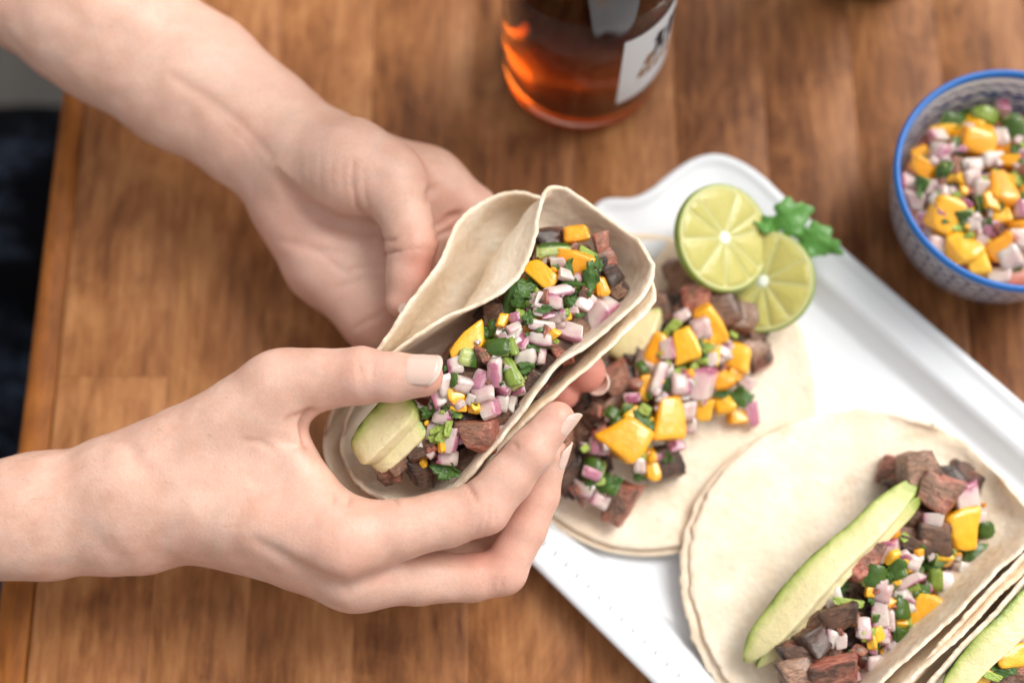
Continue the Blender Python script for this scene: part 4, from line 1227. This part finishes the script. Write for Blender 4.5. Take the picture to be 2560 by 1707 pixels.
class Field:
    def __init__(s, lo, hi, h):
        s.lo, s.h = np.array(lo), h
        s.n = np.ceil((np.array(hi) - s.lo) / h).astype(int) + 1
        s.ax = [s.lo[i] + h * np.arange(s.n[i]) for i in range(3)]
    def empty(s):
        return np.full(tuple(s.n), 0.05, dtype=np.float32)
    def box(s, pts, m):
        pts = np.array(pts)
        a = np.clip(np.floor((pts.min(0) - m - s.lo) / s.h).astype(int), 0, s.n - 1)
        b = np.clip(np.ceil((pts.max(0) + m - s.lo) / s.h).astype(int) + 1, 1, s.n)
        return a, b
    def grid(s, a, b):
        return np.meshgrid(*[s.ax[i][a[i]:b[i]].astype(np.float32) for i in range(3)], indexing='ij', sparse=True)
    def cone(s, f, A, ra, B_, rb, k, flat=None):
        m = max(ra, rb) + k + 0.006
        a, b = s.box([A, B_], m)
        if np.any(b - a < 1): return
        X, Y, Z = s.grid(a, b)
        A, B_ = np.array(A), np.array(B_)
        d = B_ - A
        px, py, pz = X - A[0], Y - A[1], Z - A[2]
        t = np.clip((px * d[0] + py * d[1] + pz * d[2]) / (d @ d), 0, 1)
        qx, qy, qz = px - t * d[0], py - t * d[1], pz - t * d[2]
        q2 = qx * qx + qy * qy + qz * qz
        if flat is not None:
            n, fac = flat
            dn = qx * n[0] + qy * n[1] + qz * n[2]
            q2 = q2 + (fac * fac - 1) * dn * dn
        v = np.sqrt(q2) - (ra + (rb - ra) * t)
        sl_ = f[a[0]:b[0], a[1]:b[1], a[2]:b[2]]
        sl_[...] = smin(sl_, v, k)
    def tri(s, f, A, B_, C_, r, k):
        a, b = s.box([A, B_, C_], r + k + 0.006)
        X, Y, Z = s.grid(a, b)
        A, B_, C_ = map(np.array, (A, B_, C_))
        def seg(U, V):
            d = V - U
            px, py, pz = X - U[0], Y - U[1], Z - U[2]
            t = np.clip((px * d[0] + py * d[1] + pz * d[2]) / (d @ d), 0, 1)
            return (px - t * d[0]) ** 2 + (py - t * d[1]) ** 2 + (pz - t * d[2]) ** 2
        n = np.cross(B_ - A, C_ - A)
        def side(U, V):
            c = np.cross(V - U, n)
            return (X - U[0]) * c[0] + (Y - U[1]) * c[1] + (Z - U[2]) * c[2]
        inside = (side(A, B_) <= 0) & (side(B_, C_) <= 0) & (side(C_, A) <= 0)
        e = np.minimum(np.minimum(seg(A, B_), seg(B_, C_)), seg(C_, A))
        pl = ((X - A[0]) * n[0] + (Y - A[1]) * n[1] + (Z - A[2]) * n[2]) ** 2 / (n @ n)
        v = np.sqrt(np.where(inside, pl, e)) - r
        sl_ = f[a[0]:b[0], a[1]:b[1], a[2]:b[2]]
        sl_[...] = smin(sl_, v, k)
    def surface(s, f):
        """naive surface nets"""
        neg = f < 0
        nx, ny, nz = s.n
        c = [neg[i:nx - 1 + i, j:ny - 1 + j, k:nz - 1 + k] for i in (0, 1) for j in (0, 1) for k in (0, 1)]
        cnt = sum(q.astype(np.int8) for q in c)
        act = (cnt > 0) & (cnt < 8)
        I = np.argwhere(act)
        idx = -np.ones(act.shape, dtype=np.int32)
        idx[act] = np.arange(len(I))
        cor_ = np.array([(i, j, k) for i in (0, 1) for j in (0, 1) for k in (0, 1)])
        val = np.stack([f[I[:, 0] + q[0], I[:, 1] + q[1], I[:, 2] + q[2]] for q in cor_], 1)
        acc = np.zeros((len(I), 3)); w = np.zeros(len(I))
        for a in range(8):
            for b in range(a + 1, 8):
                if np.abs(cor_[a] - cor_[b]).sum() != 1: continue
                m_ = (val[:, a] < 0) != (val[:, b] < 0)
                t = val[:, a] / (val[:, a] - val[:, b] + 1e-12)
                p = cor_[a] + (cor_[b] - cor_[a]) * t[:, None]
                acc[m_] += p[m_]; w[m_] += 1
        V = s.lo + s.h * (I + acc / w[:, None])
        F = []
        for axis in range(3):
            o1, o2 = [q for q in range(3) if q != axis]
            sl0 = [slice(None)] * 3; sl1 = [slice(None)] * 3
            sl0[axis] = slice(0, -1); sl1[axis] = slice(1, None)
            ch = neg[tuple(sl0)] != neg[tuple(sl1)]
            E = np.argwhere(ch)
            ok = (E[:, o1] > 0) & (E[:, o2] > 0) & (E[:, o1] < s.n[o1] - 1) & (E[:, o2] < s.n[o2] - 1)
            E = E[ok]
            q = []
            for d1, d2 in ((-1, -1), (0, -1), (0, 0), (-1, 0)):
                e = E.copy(); e[:, o1] += d1; e[:, o2] += d2
                q.append(idx[e[:, 0], e[:, 1], e[:, 2]])
            q = np.stack(q, 1)
            fl_ = neg[E[:, 0], E[:, 1], E[:, 2]]
            if axis == 1: fl_ = ~fl_
            q[~fl_] = q[~fl_][:, ::-1]
            F.append(q)
        F = np.vstack(F)
        return V, F[(F >= 0).all(1)]

def smooth_mesh(V, F, it=3, lam=0.5):
    E = np.vstack([F[:, [0, 1]], F[:, [1, 2]], F[:, [2, 3]], F[:, [3, 0]]])
    n = len(V)
    deg = np.bincount(E[:, 0], minlength=n) + np.bincount(E[:, 1], minlength=n)
    for _ in range(it):
        for l in (lam, -lam * 1.03):
            acc = np.stack([np.bincount(E[:, 0], V[E[:, 1], k], n) + np.bincount(E[:, 1], V[E[:, 0], k], n) for k in range(3)], 1)
            V = V + l * (acc / np.maximum(deg, 1)[:, None] - V)
    return V

def normals(V, F):
    n = np.cross(V[F[:, 2]] - V[F[:, 0]], V[F[:, 3]] - V[F[:, 1]])
    out = np.stack([sum(np.bincount(F[:, c], n[:, k], len(V)) for c in range(4)) for k in range(3)], 1)
    return out / (np.linalg.norm(out, axis=1)[:, None] + 1e-12)

def polydist(q, pts):
    """distance to a polyline and how far along it the nearest place lies (0..1)"""
    pts = np.array(pts, float)
    best = np.full(len(q), 1e9); along = np.zeros(len(q))
    seg = np.linalg.norm(pts[1:] - pts[:-1], axis=1)
    cum = np.concatenate([[0], np.cumsum(seg)])
    for i, (a, b) in enumerate(zip(pts[:-1], pts[1:])):
        d = b - a
        t = np.clip(((q - a) @ d) / (d @ d), 0, 1)
        dd = np.hypot(*(q - a - t[:, None] * d).T)
        m_ = dd < best
        best[m_] = dd[m_]; along[m_] = (cum[i] + t[m_] * seg[i]) / cum[-1]
    return best, along

def J(x, y, z, r):
    p = P(x, y, z)
    return (tuple(p), r * S(p))

def build_arm(name, body, tris, fingers, lo, hi, creases, tints, par, hvox=0.0010, kb=0.009):
    F_ = Field(lo, hi, hvox)
    palm = F_.empty()
    for (A, B_, k, flat) in body:
        (a, ra), (b, rb) = J(*A), J(*B_)
        F_.cone(palm, a, ra, b, rb, k, flat)
    for (A, B_, C_, r, k) in tris:
        p = [P(*q) for q in (A, B_, C_)]
        F_.tri(palm, *[tuple(q) for q in p], r * S(p[0]), k)
    tot = palm.copy()
    for chain in fingers:
        f = F_.empty()
        for q, w in zip(chain[:-1], chain[1:]):
            (a, ra), (b, rb) = J(*q), J(*w)
            F_.cone(f, a, ra * 0.985, b, rb * 0.985, 0.0018)
        tot = smin(tot, smin(palm, f, kb), 0.0009)
    V, Fa = F_.surface(tot)
    V = smooth_mesh(V, Fa, 5)
    N_ = normals(V, Fa)
    if np.mean(np.sum((V - V.mean(0)) * N_, 1)) < 0:
        Fa = Fa[:, ::-1]; N_ = -N_
    px = proj(V)
    vd = np.array(CAM) - V
    vd /= np.linalg.norm(vd, axis=1)[:, None]
    face = np.sum(vd * N_, 1)
    disp = np.zeros(len(V))
    tint = np.zeros((len(V), 4), dtype=np.float32); tint[:, 3] = 1
    for pts, wpx, dmm, (z0, z1), red in creases:
        ok = (face > -0.2) & (V[:, 2] > z0 * .01) & (V[:, 2] < z1 * .01)
        d, al = polydist(px[ok] + (vnoise(V[ok], 260) * 5)[:, None], pts)
        g = np.exp(-(d / wpx) ** 2) * np.sqrt(np.clip(np.sin(np.pi * (0.04 + 0.92 * al)), 0, 1))
        disp[ok] -= g * dmm * .001
        if red > 0:
            tint[ok, 2] = np.maximum(tint[ok, 2], red * np.exp(-(d / (wpx * .8)) ** 2))
    disp += vnoise(V, 140) * 0.0006 + vnoise(V, 60, 3.3) * 0.0010
    V = V + N_ * disp[:, None]
    for (x, y, z, r, ch, amt) in tints:
        c = np.array(P(x, y, z))
        d = np.linalg.norm(V - c, axis=1) / (r * S(P(x, y, z)))
        tint[:, ch] = np.clip(tint[:, ch] + amt * np.exp(-d * d), 0, 1)
    me = bpy.data.meshes.new(name)
    me.vertices.add(len(V)); me.vertices.foreach_set('co', V.ravel())
    me.loops.add(len(Fa) * 4); me.loops.foreach_set('vertex_index', Fa.ravel().astype(np.int32))
    me.polygons.add(len(Fa)); me.polygons.foreach_set('loop_start', np.arange(0, len(Fa) * 4, 4, dtype=np.int32))
    me.polygons.foreach_set('use_smooth', np.ones(len(Fa), dtype=bool))
    me.update(calc_edges=True)
    at = me.color_attributes.new('tint', 'FLOAT_COLOR', 'POINT')
    at.data.foreach_set('color', tint.ravel())
    return link(name, me, M['skin'], par)

def nail(base, tip, r, nrm, par, length=1.25, width=52, tiplen=0.22, shift=0.0, lift=0.0003):
    """a nail plate bent round the finger axis; base and tip are world points on the axis"""
    t = (tip - base).normalized()
    n = (nrm - t * nrm.dot(t)).normalized()
    b = t.cross(n)
    nu, nv = 17, 15
    def plate(v0, v1, grow, nm, mat):
        vs, fs = [], []
        for top in (1, 0):
            for i in range(nv):
                for j in range(nu):
                    u = (j / (nu - 1) * 2 - 1)
                    va = v0 + (0.30 * abs(u) ** 2.6 if v0 == 0 else -0.30 * abs(u) ** 2.4)
                    vb = v1 - 0.30 * abs(u) ** 2.4
                    v = va + (vb - va) * i / (nv - 1)
                    a = R(width) * u
                    rad = r + lift * (1 if top else -1.5) + grow
                    p = tip + t * (r * (length * (v - 0.42) + shift)) + (n * math.cos(a) + b * math.sin(a)) * rad
                    p = p - n * (0.16 * r * max(0, v - .45) ** 2 + .045 * r + 0.3 * r * max(0, .22 - v)) - (n * math.cos(a) + b * math.sin(a)) * (0.07 * r * abs(u) ** 4)
                    vs.append(p)
        A = nu * nv
        for i in range(nv - 1):
            for j in range(nu - 1):
                q = i * nu + j
                fs.append((q, q + 1, q + nu + 1, q + nu)); fs.append((q + A, q + nu + A, q + nu + 1 + A, q + 1 + A))
        bl = [j for j in range(nu)] + [i * nu + nu - 1 for i in range(1, nv)] + [(nv - 1) * nu + j for j in range(nu - 2, -1, -1)] + [i * nu for i in range(nv - 2, 0, -1)]
        for k in range(len(bl)):
            a_, b_ = bl[k], bl[(k + 1) % len(bl)]
            fs.append((a_, a_ + A, b_ + A, b_))
        me = mesh(nm, vs, fs)
        bm = bmesh.new(); bm.from_mesh(me); bmesh.ops.recalc_face_normals(bm, faces=bm.faces); bm.to_mesh(me); bm.free()
        return link(nm, me, mat, par)
    plate(0.0, 1.0 - tiplen, 0.0, 'fingernail', M['nail'])
    plate(1.0 - tiplen, 1.0, 0.0, 'fingernail_tip', M['nail_tip'])

person = thing('person', P(-300, 760, -10), 'person reaching in with two bare arms to hold up a taco, dark navy clothes', 'person')
nd = Vector((0, -0.45, 0.9)).normalized()
rt_body = [((-190, 1322, 4.9, 150), (120, 1288, 5.2, 143), .01, (nd, 1.12)), ((120, 1288, 5.2, 141), (330, 1252, 5.6, 138), .01, (nd, 1.15)),
           ((330, 1258, 5.5, 140), (470, 1200, 5.9, 132), .012, (nd, 1.15)),
           ((330, 1210, 5.9, 112), (705, 968, 8.0, 82), .012, None),
           ((390, 1248, 5.8, 108), (868, 1350, 7.1, 90), .012, None),
           ((400, 1258, 5.2, 98), (885, 1436, 5.5, 82), .010, None),
           ((400, 1258, 4.4, 92), (875, 1424, 3.9, 78), .010, None),
           ((400, 1258, 3.9, 85), (830, 1385, 2.6, 70), .010, None),
           ((300, 1345, 5.0, 72), (345, 1340, 5.0, 74), .012, None)]
rt_tri = [((450, 1185, 6.1), (668, 1030, 7.4), (800, 1275, 6.9), 62, .012), ((420, 1240, 5.0), (840, 1340, 6.2), (800, 1340, 3.2), 66, .010)]
rt_f = [[(705, 966, 8.0, 82), (800, 948, 8.4, 76), (905, 937, 8.9, 71), (985, 942, 9.15, 64), (1052, 940, 9.3, 55)],
        [(868, 1350, 7.1, 88), (1000, 1324, 7.3, 76), (1120, 1296, 7.4, 72), (1207, 1268, 7.5, 70), (1275, 1195, 7.7, 61), (1328, 1130, 8.0, 58), (1393, 1048, 8.3, 45)],
        [(885, 1432, 5.5, 86), (1050, 1444, 5.4, 68), (1180, 1444, 5.3, 59), (1258, 1430, 5.3, 58), (1312, 1320, 5.8, 52), (1347, 1235, 6.1, 50), (1380, 1135, 6.9, 42)],
        [(875, 1420, 3.9, 78), (1060, 1425, 3.8, 64), (1235, 1405, 3.8, 58), (1325, 1230, 4.3, 48), (1365, 1130, 5.0, 40)],
        [(830, 1385, 2.7, 66), (1130, 1375, 2.5, 54), (1225, 1250, 2.9, 46), (1265, 1150, 3.4, 38)]]
ZA = (3.0, 12.0)
rt_cr = [([(776, 1028), (758, 1062), (768, 1118)], 9, 2.0, ZA, .55), ([(718, 1050), (750, 1042), (790, 1028)], 9, 1.0, ZA, .25), ([(690, 1098), (735, 1110), (775, 1120)], 16, 1.0, ZA, .0),
         ([(835, 1235), (832, 1258)], 5, .9, ZA, .3), ([(876, 1238), (870, 1262)], 5, .9, ZA, .3), ([(985, 1243), (994, 1262)], 5, .7, ZA, .25),
         ([(1166, 1205), (1180, 1228), (1192, 1250)], 6, .9, ZA, .45), ([(1282, 1106), (1296, 1120)], 6, .7, ZA, .3),
         ([(1212, 1330), (1222, 1290), (1226, 1262)], 4, .35, ZA, .1), ([(1240, 1312), (1238, 1278)], 4, .35, ZA, .1), ([(1190, 1335), (1204, 1298)], 4, .3, ZA, .1),
         ([(1232, 1475), (1238, 1440)], 4, .4, ZA, .1), ([(1252, 1470), (1258, 1438)], 4, .4, ZA, .1), ([(1218, 1480), (1226, 1450)], 4, .3, ZA, .1),
         ([(895, 890), (902, 930), (905, 975)], 6, .35, ZA, .05), ([(925, 868), (932, 905), (930, 950)], 6, .4, ZA, .08), ([(912, 880), (916, 920)], 5, .3, ZA, .05),
         ([(300, 1080), (340, 1160), (372, 1190)], 26, .9, ZA, .0), ([(372, 1190), (420, 1120), (470, 1060)], 30, .8, ZA, .0),
         ([(640, 1350), (760, 1425), (870, 1468), (960, 1432)], 18, 1.6, ZA, .0), ([(690, 1130), (650, 1105), (600, 1100)], 8, .5, ZA, .0)]
rt_t = [(1100, 945, 9.5, 70, 0, .35), (1410, 1030, 8.4, 70, 0, .45), (1300, 1110, 8, 60, 0, .2), (1215, 1290, 7.6, 80, 0, .28), (1265, 1440, 5.6, 80, 0, .3), (910, 920, 9.2, 90, 0, .22), (690, 900, 8.4, 90, 0, .15),
        (1300, 1250, 6, 110, 0, .35), (850, 1380, 7.3, 130, 0, .18), (770, 1080, 7, 60, 0, .25), (285, 1312, 6.5, 22, 2, .35), (52, 1214, 6.4, 9, 2, .6), (157, 1164, 6.2, 6, 2, .45), (600, 1150, 7, 160, 1, .25), (430, 1360, 5, 150, 0, .15), (1185, 1360, 6, 60, 0, .5)]
def bounds(cs):
    a = np.array([tuple(P(*c)) for c in cs])
    return a.min(0) - .005, a.max(0) + .005
lo, hi = bounds([(-60, 1560, 0.6), (1460, 1560, .6), (-60, 840, 10.6), (1470, 840, 10.6), (1460, 1580, 10.6), (-60, 860, .6)])
arm_r = build_arm('arm', rt_body, rt_tri, rt_f, lo, hi, rt_cr, rt_t, person)
nail(P(905, 936, 8.9), P(1050, 940, 9.3), 57 * S(P(1050, 940, 9.3)), TOCAM * .85 + UPIMG * .50 + RIGHT * .1, arm_r, 1.9, 54, .09, shift=.10)
nail(P(1328, 1130, 8.0), P(1393, 1048, 8.3), 46 * S(P(1393, 1048, 8.3)), RIGHT * .92 + TOCAM * .25 - UPIMG * .3, arm_r, 1.8, 54, .16)
nail(P(1347, 1235, 6.1), P(1380, 1135, 6.9), 43 * S(P(1380, 1135, 6.9)), RIGHT * .9 + TOCAM * .1, arm_r, 1.8, 54, .16)

nz = Vector((0, -.1, 1)).normalized()
lf_body = [((-60, -172, 6.6, 215), (275, 62, 6.1, 184), .01, (nz, 1.2)), ((275, 62, 6.1, 184), (482, 209, 5.7, 170), .01, (nz, 1.25)), ((482, 209, 5.7, 166), (640, 318, 5.4, 146), .01, (nz, 1.3)),
           ((640, 318, 5.4, 146), (740, 385, 5.2, 122), .010, (nz, 1.3)),
           ((735, 515, 4.4, 88), (818, 648, 3.8, 96), .012, None), ((818, 648, 3.8, 96), (938, 788, 3.6, 88), .012, None), ((705, 430, 4.8, 88), (742, 520, 4.5, 92), .010, None),
           ((770, 400, 6.0, 112), (885, 422, 6.9, 108), .008, None), ((885, 422, 6.9, 108), (975, 448, 7.0, 80), .008, None),
           ((740, 370, 5.1, 105), (1072, 458, 4.7, 80), .012, None), ((760, 430, 4.5, 90), (1088, 575, 3.9, 76), .012, None), ((790, 520, 4.2, 85), (1040, 690, 3.6, 74), .012, None)]
lf_tri = [((760, 440, 4.2), (1080, 520, 4.0), (950, 770, 3.4), 74, .010), ((960, 470, 6.3), (1060, 480, 5.0), (900, 460, 5.5), 50, .008)]
lf_f = [[(975, 448, 6.9, 78), (1010, 530, 7.2, 68), (1031, 608, 7.2, 66), (1020, 690, 6.8, 55), (1004, 752, 6.5, 41)],
        [(1072, 458, 4.7, 78), (1178, 530, 4.3, 67), (1262, 625, 3.2, 60), (1340, 715, 2.6, 50), (1410, 790, 2.6, 42)],
        [(1088, 575, 3.9, 76), (1190, 670, 3.2, 68), (1285, 750, 2.6, 62), (1402, 862, 3.5, 55), (1462, 930, 4.7, 53)],
        [(1040, 690, 3.6, 74), (1140, 790, 3.0, 66), (1235, 870, 2.5, 60), (1350, 950, 3.3, 50), (1408, 985, 4.2, 43)],
        [(938, 788, 3.8, 70), (1030, 870, 3.0, 60), (1115, 930, 2.5, 54), (1220, 1000, 2.6, 46), (1275, 1035, 3.0, 40)]]
lf_cr = [([(690, 440), (763, 520), (829, 556), (898, 576), (955, 582)], 20, 3.0, (3, 7.2), .15),
         ([(887, 400), (882, 460), (895, 520), (935, 560)], 6, .9, (4.5, 9), .25), ([(912, 430), (912, 490), (930, 545)], 6, .5, (4.5, 9), .1),
         ([(860, 390), (857, 440), (866, 500)], 5, .28, (4.5, 9), .06), ([(835, 380), (830, 440), (836, 500)], 5, .22, (4.5, 9), .05), ([(805, 370), (800, 430), (806, 490)], 5, .2, (4.5, 9), .05), ([(780, 390), (774, 430), (780, 480)], 5, .18, (4.5, 9), .05), ([(755, 390), (750, 430), (758, 470)], 5, .15, (4.5, 9), .03),
         ([(958, 598), (975, 600), (990, 596)], 5, .9, (5, 10), .3), ([(962, 634), (982, 632), (1000, 628)], 5, 1.1, (5, 10), .4), ([(1000, 628), (1050, 622), (1095, 628)], 4, .3, (5, 10), .08),
         ([(1069, 500), (1075, 478), (1090, 465)], 10, 1.4, (3, 9), .2), ([(1090, 565), (1120, 545), (1150, 530)], 9, 1.6, (2, 9), .55), ([(1095, 590), (1130, 572)], 8, 1.2, (2, 9), .5),
         ([(700, 600), (780, 625), (860, 630)], 12, .7, (2.5, 6), .08), ([(760, 600), (860, 680), (960, 660)], 10, .5, (2.5, 6), .05), ([(840, 720), (900, 700), (960, 690)], 9, .5, (2.5, 6), .05), ([(880, 830), (920, 800), (965, 780)], 9, .6, (2.5, 6), .08),
         ([(430, 190), (520, 245), (610, 315), (680, 400)], 14, .75, (4, 9), .10), ([(450, 215), (540, 285), (620, 360), (668, 430)], 12, .4, (4, 9), .05)]
lf_t = [(1085, 660, 7.6, 75, 0, .55), (1060, 690, 7.8, 60, 0, .3), (1000, 790, 7.2, 60, 0, .35), (1470, 940, 5.0, 90, 0, 1.0), (1410, 990, 4.4, 70, 0, .8), (740, 640, 4.4, 130, 0, .35), (900, 800, 4, 120, 0, .35), (1040, 440, 7, 80, 0, .2),
        (720, 540, 5, 60, 0, .3), (820, 400, 6.8, 110, 1, .4), (500, 130, 7.5, 200, 1, .3), (850, 690, 4.8, 170, 1, .7), (930, 640, 4.8, 90, 1, .4), (1120, 555, 4.6, 60, 0, .4)]  # palm's natural paleness, raised in the tint to offset the shade on it
lo, hi = bounds([(-30, 1040, 1.2), (1540, 1040, 1.2), (-30, -60, 9.6), (1540, 1000, 9.6), (-30, -60, 1.2), (1540, 330, 4), (-30, 1000, 9.6)])
arm_l = build_arm('arm', lf_body, lf_tri, lf_f, lo, hi, lf_cr, lf_t, person)
nail(P(1028, 640, 7.05), P(1004, 752, 6.5), 42 * S(P(1004, 752, 6.5)), RIGHT * .75 + TOCAM * .62, arm_l, 1.8, 50, .12)
nail(P(1402, 862, 3.5), P(1462, 930, 4.7), 53 * S(P(1462, 930, 4.7)), -TOCAM * .75 + RIGHT * .55 - UPIMG * .35, arm_l, 1.5, 40, .22, shift=.12)

def arm_hair(arm, keep, n, seed, lng):
    me = arm.data
    co = np.zeros(len(me.vertices) * 3); me.vertices.foreach_get('co', co); co = co.reshape(-1, 3)
    no = np.zeros(len(me.vertices) * 3); me.vertex_normals.foreach_get('vector', no); no = no.reshape(-1, 3)
    px = proj(co)
    ids = np.nonzero(keep(px, co, no))[0]
    rg_ = np.random.RandomState(seed)
    ids = rg_.choice(ids, n)
    vs, fs = [], []
    for i in ids:
        p, q = co[i], no[i]
        d = np.array([0.75, -0.45, 0.0]) + rg_.normal(0, .3, 3)
        d = d - q * (d @ q); d /= np.linalg.norm(d) + 1e-9
        side = np.cross(d, q)
        L = rg_.uniform(.5, 1.1) * lng
        w = 0.000032
        b = len(vs)
        for k in range(4):
            t = k / 3
            c = p + d * L * t + q * L * (.38 * t - .22 * t * t)
            ww = w * (1 - t * .85)
            vs += [c + side * ww, c - side * ww, c + q * ww * 1.6]
        for k in range(3):
            for e in range(3):
                f = (e + 1) % 3
                fs.append((b + k * 3 + e, b + k * 3 + f, b + k * 3 + 3 + f, b + k * 3 + 3 + e))
    o = link('arm_hair', mesh('arm_hair', vs, fs), M['hair'], arm)
    o['kind'] = 'stuff'
m = Mat('hair'); m.set(Base_Color=(0.42, 0.25, 0.16, 1), Roughness=0.5); M['hair'] = m.m
arm_hair(arm_r, lambda px, co, no: (px[:, 0] < 620) & (px[:, 0] > -40) & (no[:, 2] > -.3), 260, 1, .0050)
arm_hair(arm_r, lambda px, co, no: (px[:, 0] > 1150) & (px[:, 1] > 1280) & (px[:, 0] < 1400), 40, 2, .004)

# lap and clothes beyond the table edge
def clothing():
    vs, fs = [], []
    n, k = 60, 44
    for i in range(n):
        for j in range(k):
            s_, t = i / (n - 1), j / (k - 1)
            y = -0.45 + 0.66 * s_
            x = -0.52 + 0.36 * t
            z = -0.14 - 0.05 * (2 * t - 1) ** 2 - 0.06 * max(0, (s_ - .8) / .2) ** 2
            vs.append((x, y, z))
    a = np.array(vs)
    a[:, 2] += vnoise(a, 9) * .05 + vnoise(a, 24) * .02 + vnoise(a, 60) * .006
    a[:, 0] += vnoise(a, 14, 4.0) * .02
    edge = np.array([(i / (n - 1)) for i in range(n) for j in range(k)])
    for i in range(n - 1):
        for j in range(k - 1):
            fs.append((i * k + j, (i + 1) * k + j, (i + 1) * k + j + 1, i * k + j + 1))
    A = len(a)
    b = a.copy(); b[:, 2] -= .10
    fs = fs + [tuple(reversed([q + A for q in f])) for f in fs]
    bl = [j for j in range(k)] + [i * k + k - 1 for i in range(1, n)] + [(n - 1) * k + j for j in range(k - 2, -1, -1)] + [i * k for i in range(n - 2, 0, -1)]
    for q in range(len(bl)):
        c, d = bl[q], bl[(q + 1) % len(bl)]
        fs.append((c, d, d + A, c + A))
    me = mesh('clothing', np.vstack([a, b]), fs)
    bm = bmesh.new(); bm.from_mesh(me); bmesh.ops.recalc_face_normals(bm, faces=bm.faces); bm.to_mesh(me); bm.free()
    return me
tag(link('clothing', clothing(), M['fabric'], person), 'dark navy patterned clothes on the lap beside the table')
